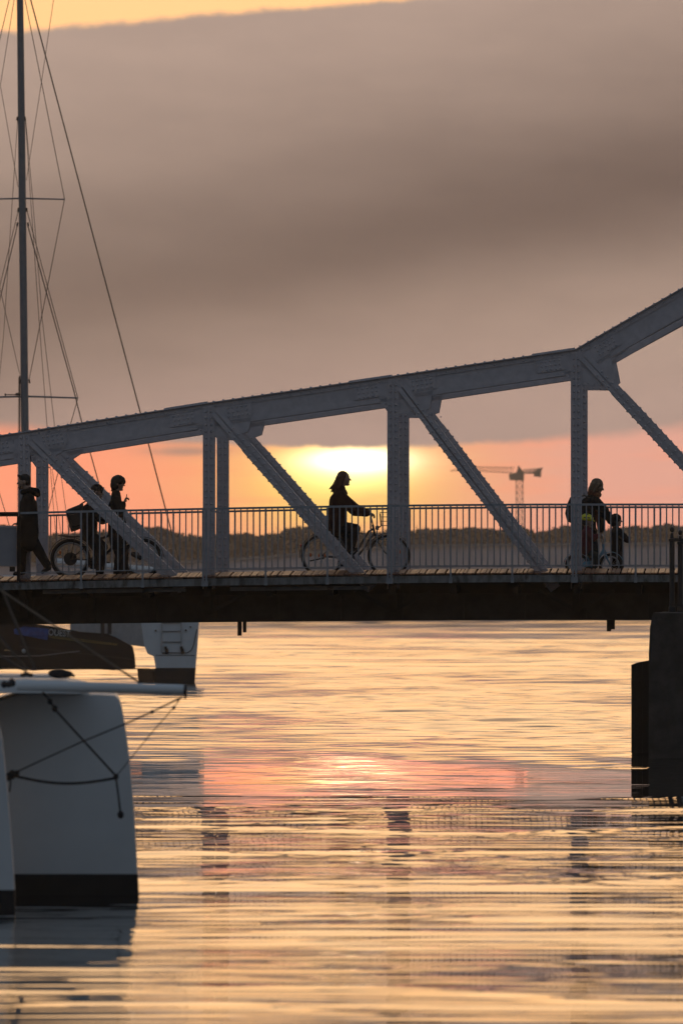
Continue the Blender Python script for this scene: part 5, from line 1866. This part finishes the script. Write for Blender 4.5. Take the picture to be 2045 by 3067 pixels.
person('woman with long windblown auburn hair riding a city bicycle before the setting sun', 2.1, 1, 1.0,
       dict(head=(1030, 1434), neck=(1021, 1466), chest=(1014, 1500), hip=(1006, 1568), floor=1729,
            arms=[(-1, [(1020, 1488), (1066, 1526, -0.27), (1100, 1536, -0.29), (1117, 1540, -0.29)], 0.9), (1, [(1020, 1488), (1064, 1530, 0.27), (1098, 1537, 0.29), (1115, 1541, 0.29)], 0.9)],
            legs=[(-1, [(1010, 1580), (1064, 1584, -0.11), (1052, 1636, -0.13), (1068, 1645, -0.14)]), (1, [(1008, 1582), (1044, 1630, 0.11), (1023, 1684, 0.13), (1040, 1692, 0.14)])]),
       M_COAT_BR, M_JEAN_DK, hair_woman, coat_r=0.045, torso=(0.105, 0.115), hem=(1006, 1578, 0.15), extra=face_scarf, trouser_r=0.028, pitch=0.02)


# --- man walking to the left on the outer footway
def hair_short(mb, P, rot, Q, k):
    mb.ell(P(-0.018, 0, 0.05), (0.10 * k, 0.086 * k, 0.085 * k), rot, 16, 10)
    mb.ell(P(-0.05, 0, 0.0), (0.062 * k, 0.084 * k, 0.075 * k), rot, 16, 10)
    for i in range(10):
        a = i / 9 * 2 - 1
        mb.cap(P(0.06 - 0.02 * a * a, a * 0.055, 0.095), 0.022 * k, P(0.088, a * 0.05, 0.105 + 0.01 * ((i * 7) % 3)), 0.010 * k, 6)
    # beard
    mb.cap(P(0.06, -0.04, -0.075), 0.024 * k, P(0.06, 0.04, -0.075), 0.024 * k)
    mb.cap(P(0.085, 0, -0.085), 0.02 * k, P(0.075, 0, -0.108), 0.016 * k)
    return M_H_DARK


def man_extra(t, P, rot, Q, k):
    mb = MB()
    for d in (-0.09, -0.03, 0.03, 0.09):
        mb.cap(Q(92, 1468, d), 0.055, Q(108, 1474, d * 0.9), 0.075); mb.cap(Q(108, 1474, d * 0.8), 0.07, Q(113, 1480, d * 0.6), 0.055)
        mb.cap(Q(70, 1474, d), 0.045, Q(94, 1468, d), 0.05)
    fuse(mb.build('hood', M_COAT_BK, t), 0.011, 3, 0.016)


FP = 1711 + 12     # outer footway under the man's feet, hidden behind its edge
person('bearded man in a black hooded coat walking away from the cyclists past the barrier', -0.42, -1, 1.0,
       dict(head=(73, 1444), neck=(86, 1474), chest=(86, 1512), hip=(88, 1590), floor=1724,
            arms=[(-1, [(86, 1496, -0.18), (84, 1548, -0.2), (60, 1566, -0.18), (42, 1570, -0.17)], 0.7), (1, [(86, 1496, 0.18), (96, 1552, 0.2), (88, 1598, 0.19), (84, 1614, 0.19)], 0.5)],
            legs=[(-1, [(88, 1602, -0.07), (118, 1652, -0.07), (143, 1694, -0.06), (130, 1712, -0.06)]), (1, [(84, 1602, 0.07), (66, 1655, 0.07), (66, 1708, 0.07), (46, 1718, 0.07)])]),
       M_COAT_BK, M_JEAN_DK, hair_short, coat_r=0.035, torso=(0.105, 0.125), hem=(88, 1626, 0.145), extra=man_extra, trouser_r=0.026, pitch=0.08)


# --- man sitting astride the dark bicycle
def hair_curly(mb, P, rot, Q, k):
    r = random.Random(5)
    mb.ell(P(-0.02, 0, 0.045), (0.10 * k, 0.088 * k, 0.085 * k), rot, 16, 10)
    mb.ell(P(-0.05, 0, -0.01), (0.06 * k, 0.085 * k, 0.07 * k), rot, 16, 10)
    for i in range(26):
        a, b = r.uniform(-0.5, 2.6), r.uniform(-1, 1)
        mb.ell(P(0.085 * math.cos(a), b * 0.07, 0.05 + 0.075 * math.sin(a)), (0.022 * k,) * 3, None, 8, 6)
    return M_H_DARK


person('dark haired man with a bag on his back sitting astride the dark bicycle', 2.2, 1, 1.0,
       dict(head=(291, 1475), neck=(279, 1504), chest=(270, 1532), hip=(266, 1594), floor=road_px(290),
            arms=[(-1, [(278, 1520), (306, 1556, -0.26), (338, 1550, -0.3), (354, 1548, -0.3)], 0.9), (1, [(278, 1520), (308, 1558, 0.26), (338, 1550, 0.3), (354, 1548, 0.3)], 0.9)],
            legs=[(-1, [(270, 1604), (303, 1656, -0.16), (300, 1716, -0.2), (322, 1730, -0.21)]), (1, [(270, 1604), (308, 1640, 0.14), (280, 1690, 0.16), (298, 1698, 0.16)])]),
       M_COAT_BK, M_JEAN_DK, hair_curly, coat_r=0.032, torso=(0.105, 0.11), hem=(266, 1600, 0.14), trouser_r=0.03, pitch=0.12)


def build_backpack(label, yl, outline, thick, straps, M, name='backpack'):
    Q = lambda x, y, d=0.0: BL(x, y, yl + d)
    c = Q(*outline[0])
    cen = (sum(p[0] for p in outline) / len(outline), max(p[1] for p in outline))
    t = thing(name, label, 'bag', Q(*cen), 'bags carried on the bridge', bridge=True)
    mb = MB()
    mx, my = sum(p[0] for p in outline) / len(outline), sum(p[1] for p in outline) / len(outline)
    secs = []
    for d, sh in ((-thick, 0.86), (-thick * 0.85, 0.97), (-thick * 0.5, 1.0), (thick * 0.5, 1.0), (thick * 0.85, 0.97), (thick, 0.86)):
        secs.append([Q(mx + (p[0] - mx) * sh, my + (p[1] - my) * sh, d) for p in outline])
    b = mb.loft(secs).build('bag_body', M, t, smooth=False)
    mo = b.modifiers.new('soft_edge', 'BEVEL'); mo.width = 0.012; mo.segments = 2; mo.limit_method = 'ANGLE'
    for pts in straps:
        m = MB(); m.tube([Q(*p) for p in pts], 0.014, 6); m.build('strap', M, t)
    mx0 = [p for p in outline]
    m = MB()
    q = [Q(mx + (p[0] - mx) * 0.55, my + 6 + (p[1] - my) * 0.5, -thick - 0.03) for p in outline]
    q2 = [Q(mx + (p[0] - mx) * 0.6, my + 6 + (p[1] - my) * 0.55, -thick + 0.01) for p in outline]
    m.loft([q, q2]); m.build('pocket', M, t)
    return t


build_backpack('square black messenger bag slung behind the seated man above the rear wheel', 2.2,
               [(214, 1594), (203, 1556), (198, 1529), (206, 1524), (236, 1512), (250, 1508), (254, 1540), (250, 1580), (232, 1588)], 0.17,
               [[(240, 1512, -0.12), (262, 1498, -0.14), (280, 1508, -0.15), (288, 1540, -0.155)], [(240, 1512, 0.12), (262, 1498, 0.14), (280, 1508, 0.15), (288, 1540, 0.155)]],
               mat('black_nylon', (0.022, 0.022, 0.024), 0.7))


# --- woman standing beside the bicycle with something in her hands
def hair_bun(mb, P, rot, Q, k):
    r = random.Random(8)
    mb.ell(P(-0.015, 0, 0.045), (0.115 * k, 0.10 * k, 0.095 * k), rot, 16, 10)
    mb.ell(P(-0.045, 0, -0.02), (0.085 * k, 0.10 * k, 0.105 * k), rot, 16, 10)
    for i in range(30):
        a, b = r.uniform(-0.1, 3.6), r.uniform(-1, 1)
        mb.ell(P(0.105 * math.cos(a), b * 0.08, 0.03 + 0.10 * math.sin(a)), (0.024 * k,) * 3, None, 8, 6)
    mb.cap(P(-0.06, 0, -0.1), 0.05 * k, P(-0.10, 0, -0.13), 0.01 * k)
    mb.cap(P(0.05, 0, 0.10), 0.03 * k, P(0.105, 0, 0.055), 0.02 * k)
    return M_H_DARK


person('woman with thick dark hair standing in a black coat looking at her phone', 1.75, 1, 0.98,
       dict(head=(354, 1449), neck=(348, 1480), chest=(348, 1516), hip=(350, 1596), floor=road_px(360),
            arms=[(-1, [(350, 1500), (356, 1540, -0.2), (370, 1508, -0.06), (376, 1496, -0.04)], 1.3), (1, [(350, 1500), (358, 1540, 0.2), (370, 1510, 0.05), (376, 1498, 0.04)], 1.3)],
            legs=[(-1, [(356, 1606), (370, 1662, -0.09), (372, 1716, -0.1), (394, 1731, -0.1)]), (1, [(350, 1606), (360, 1662, 0.09), (352, 1718, 0.1), (374, 1732, 0.1)])]),
       M_COAT_BK, M_JEAN_DK, hair_bun, coat_r=0.03, torso=(0.10, 0.115), hem=(354, 1628, 0.13), trouser_r=0.03, pitch=0.1)


def build_phone():
    Q = lambda x, y, d=0.0: BL(x, y, 1.75 + d)
    t = thing('phone', 'small dark phone held up in both hands by the standing woman', 'phone', Q(380, 1494), bridge=True)
    mb = MB()
    a, b = Q(377, 1501), Q(381, 1480)
    ax = (b - a).normalized()
    mb.beam(a, b, 0.010, 0.072)
    o = mb.build('case', M_IRON, t)
    m = MB(); m.beam(a + ax * 0.006 + Vector((-0.0062, 0, 0.001)), b - ax * 0.006 + Vector((-0.0062, 0, 0.001)), 0.0015, 0.064)
    m.build('screen', mat('phone_glass', (0.02, 0.02, 0.025), 0.1), o)


build_phone()


# --- woman leaning over the children
def hair_bob(mb, P, rot, Q, k):
    mb.ell(P(-0.022, 0, 0.042), (0.104 * k, 0.094 * k, 0.092 * k), rot, 16, 10)
    mb.ell(P(-0.055, 0, -0.02), (0.07 * k, 0.094 * k, 0.10 * k), rot, 16, 10)
    for q in (-1, 1):
        mb.cap(P(0.0, q * 0.08, 0.03), 0.04 * k, P(-0.02, q * 0.085, -0.10), 0.03 * k)
    strands(mb, Q, [((1776, 1452), 0.06, (1768, 1470), 0.05), ((1768, 1464), 0.045, (1761, 1478), 0.02), ((1796, 1462), 0.014, (1801, 1468), 0.010), ((1801, 1468), 0.009, (1806, 1467), 0.005)])
    return M_H_FAIR


M_SCARF = mat('rust_scarf', (0.20, 0.065, 0.025), 0.9, var=0.3)


def lean_extra(t, P, rot, Q, k):
    mb = MB()
    for d in (-0.06, 0, 0.06):
        mb.cap(Q(1768, 1478, d), 0.06, Q(1790, 1482, d), 0.055)
        mb.cap(Q(1786, 1484, d - 0.06), 0.05, Q(1782, 1530, d - 0.08), 0.05)
        mb.cap(Q(1782, 1520, d - 0.08), 0.048, Q(1784, 1555, d - 0.06), 0.045)
    fuse(mb.build('scarf', M_SCARF, t), 0.011, 2, 0.016)


person('fair haired woman with rust scarf bending over two children with an arm out', 2.75, 1, 1.0,
       dict(head=(1788, 1457), neck=(1774, 1484), chest=(1762, 1512), hip=(1756, 1580), floor=1729,
            arms=[(-1, [(1782, 1502, -0.18), (1808, 1530, -0.22), (1828, 1562, -0.2), (1845, 1571, -0.2)], 0.6), (1, [(1778, 1502, 0.18), (1796, 1548, 0.2), (1798, 1590, 0.2), (1800, 1606, 0.2)], 0.7)],
            legs=[(-1, [(1762, 1592), (1780, 1652, -0.09), (1776, 1714, -0.09), (1798, 1725, -0.1)]), (1, [(1758, 1592), (1770, 1654, 0.1), (1760, 1715, 0.1), (1782, 1725, 0.1)])]),
       M_COAT_BK, M_JEAN, hair_bob, coat_r=0.035, torso=(0.105, 0.118), hem=(1760, 1590, 0.145), extra=lean_extra, trouser_r=0.02, pitch=0.35)
build_backpack('black backpack worn by the bending woman, half hidden behind the truss post', 2.75,
               [(1706, 1566), (1697, 1560), (1691, 1538), (1696, 1512), (1706, 1490), (1716, 1482), (1732, 1486), (1738, 1520), (1736, 1556), (1722, 1566)], 0.15,
               [[(1722, 1490, -0.1), (1750, 1484, -0.14), (1776, 1500, -0.17), (1778, 1540, -0.17)], [(1722, 1490, 0.1), (1750, 1484, 0.14), (1776, 1500, 0.17), (1778, 1540, 0.17)]],
               mat('dark_nylon', (0.02, 0.024, 0.026), 0.75))


# --- children
def hair_child(mb, P, rot, Q, k):
    mb.ell(P(-0.02, 0, 0.045), (0.105 * k, 0.09 * k, 0.088 * k), rot, 16, 10)
    mb.ell(P(-0.05, 0, -0.01), (0.068 * k, 0.088 * k, 0.085 * k), rot, 16, 10)
    return M_H_DARK


def helmet(t, P, rot, Q, k):
    kh = 0.86
    mb = MB()
    # half shell with ridges
    secs = []
    n = 20
    for j in range(7):
        th = PI / 2 * (1.08 - j / 6 * 1.06)
        secs.append([P(-0.012 + (0.132 * math.sin(th)) * math.cos(2 * PI * i / n) , 0.112 * math.sin(th) * math.sin(2 * PI * i / n), 0.035 + 0.118 * math.cos(th) + 0.006 * (1 if i % 4 < 2 else 0) * math.sin(th)) for i in range(n)])
    mb.loft(secs)
    mb.cap(P(0.10, -0.06, 0.035), 0.014 * kh, P(0.135, 0, 0.022), 0.012 * kh); mb.cap(P(0.10, 0.06, 0.035), 0.014 * kh, P(0.135, 0, 0.022), 0.012 * kh)
    h = mb.build('helmet', mat('yellow_helmet', (0.85, 0.75, 0.03), 0.35), t, smooth=True)
    for a, b in ((-0.02, 0.05), (0.05, 0.04), (-0.07, 0.045), (-0.01, -0.05)):
        m = MB(); m.ell(P(a, b * 1.2, 0.137), (0.026 * kh, 0.010 * kh, 0.012 * kh), rot); m.build('vent', M_IRON, h)
    for a, b in ((0.03, -0.108), (-0.05, -0.105)):
        m = MB(); m.ell(P(a, b, 0.075), (0.028 * kh, 0.012 * kh, 0.010 * kh), rot); m.build('vent', M_IRON, h)


person('small child in a bright yellow helmet and dark red jacket on the blue bicycle', 2.3, 1, 0.62,
       dict(head=(1757, 1562), neck=(1755, 1583), chest=(1755, 1600), hip=(1756, 1645), floor=1729,
            arms=[(-1, [(1760, 1592), (1774, 1612, -0.16), (1787, 1605, -0.19), (1795, 1603, -0.19)], 1.0), (1, [(1760, 1592), (1774, 1614, 0.16), (1787, 1605, 0.19), (1795, 1603, 0.19)], 1.0)],
            legs=[(-1, [(1758, 1652), (1786, 1666, -0.08), (1780, 1703, -0.1), (1792, 1708, -0.1)]), (1, [(1758, 1652), (1782, 1652, 0.08), (1764, 1682, 0.1), (1775, 1686, 0.1)])]),
       mat('dark_red_jacket', (0.13, 0.014, 0.020), 0.8, var=0.2), mat('dark_green_trousers', (0.02, 0.03, 0.028), 0.85), hair_child, kh=0.86, coat_r=0.05, torso=(0.10, 0.11), hem=(1756, 1648, 0.15), extra=helmet, trouser_r=0.03, pitch=0.1)


def hair_hood(mb, P, rot, Q, k):
    mb.ell(P(-0.02, 0, 0.04), (0.118 * k, 0.104 * k, 0.105 * k), rot, 16, 10)
    mb.ell(P(-0.045, 0, -0.03), (0.088 * k, 0.102 * k, 0.11 * k), rot, 16, 10)
    return M_COAT_BK


person('small child in a hooded black jacket standing with one arm held back', 2.45, 1, 0.62,
       dict(head=(1845, 1559), neck=(1843, 1581), chest=(1843, 1602), hip=(1845, 1644), floor=1729,
            arms=[(-1, [(1850, 1592), (1866, 1608, -0.17), (1878, 1619, -0.17), (1884, 1628, -0.16)], 0.5), (1, [(1842, 1592), (1836, 1618, 0.16), (1838, 1640, 0.16), (1839, 1648, 0.16)], 0.5)],
            legs=[(-1, [(1848, 1650), (1857, 1684, -0.06), (1856, 1719, -0.06), (1868, 1725, -0.06)]), (1, [(1844, 1650), (1843, 1682, 0.06), (1836, 1718, 0.06), (1848, 1725, 0.06)])]),
       M_COAT_BK, M_JEAN_DK, hair_hood, kh=0.82, coat_r=0.06, torso=(0.10, 0.115), hem=(1846, 1650, 0.14), trouser_r=0.04, pitch=0.05)


# ================================================================ AIR
def build_haze():
    mb = MB().box((-1700, -180, -6.5), (1700, 3450, 75))
    m = bpy.data.materials.new('harbour_haze')
    m.use_nodes = True
    nt = m.node_tree
    nt.nodes.clear()
    out = nt.nodes.new('ShaderNodeOutputMaterial')
    pv = nt.nodes.new('ShaderNodeVolumePrincipled')
    pv.inputs['Color'].default_value = (0.96, 0.95, 0.94, 1)
    pv.inputs['Density'].default_value = HAZE
    pv.inputs['Anisotropy'].default_value = 0.78
    nt.links.new(pv.outputs[0], out.inputs['Volume'])
    o = mb.build('haze', m)
    o['kind'] = 'stuff'


HAZE = 8.5e-5
build_haze()
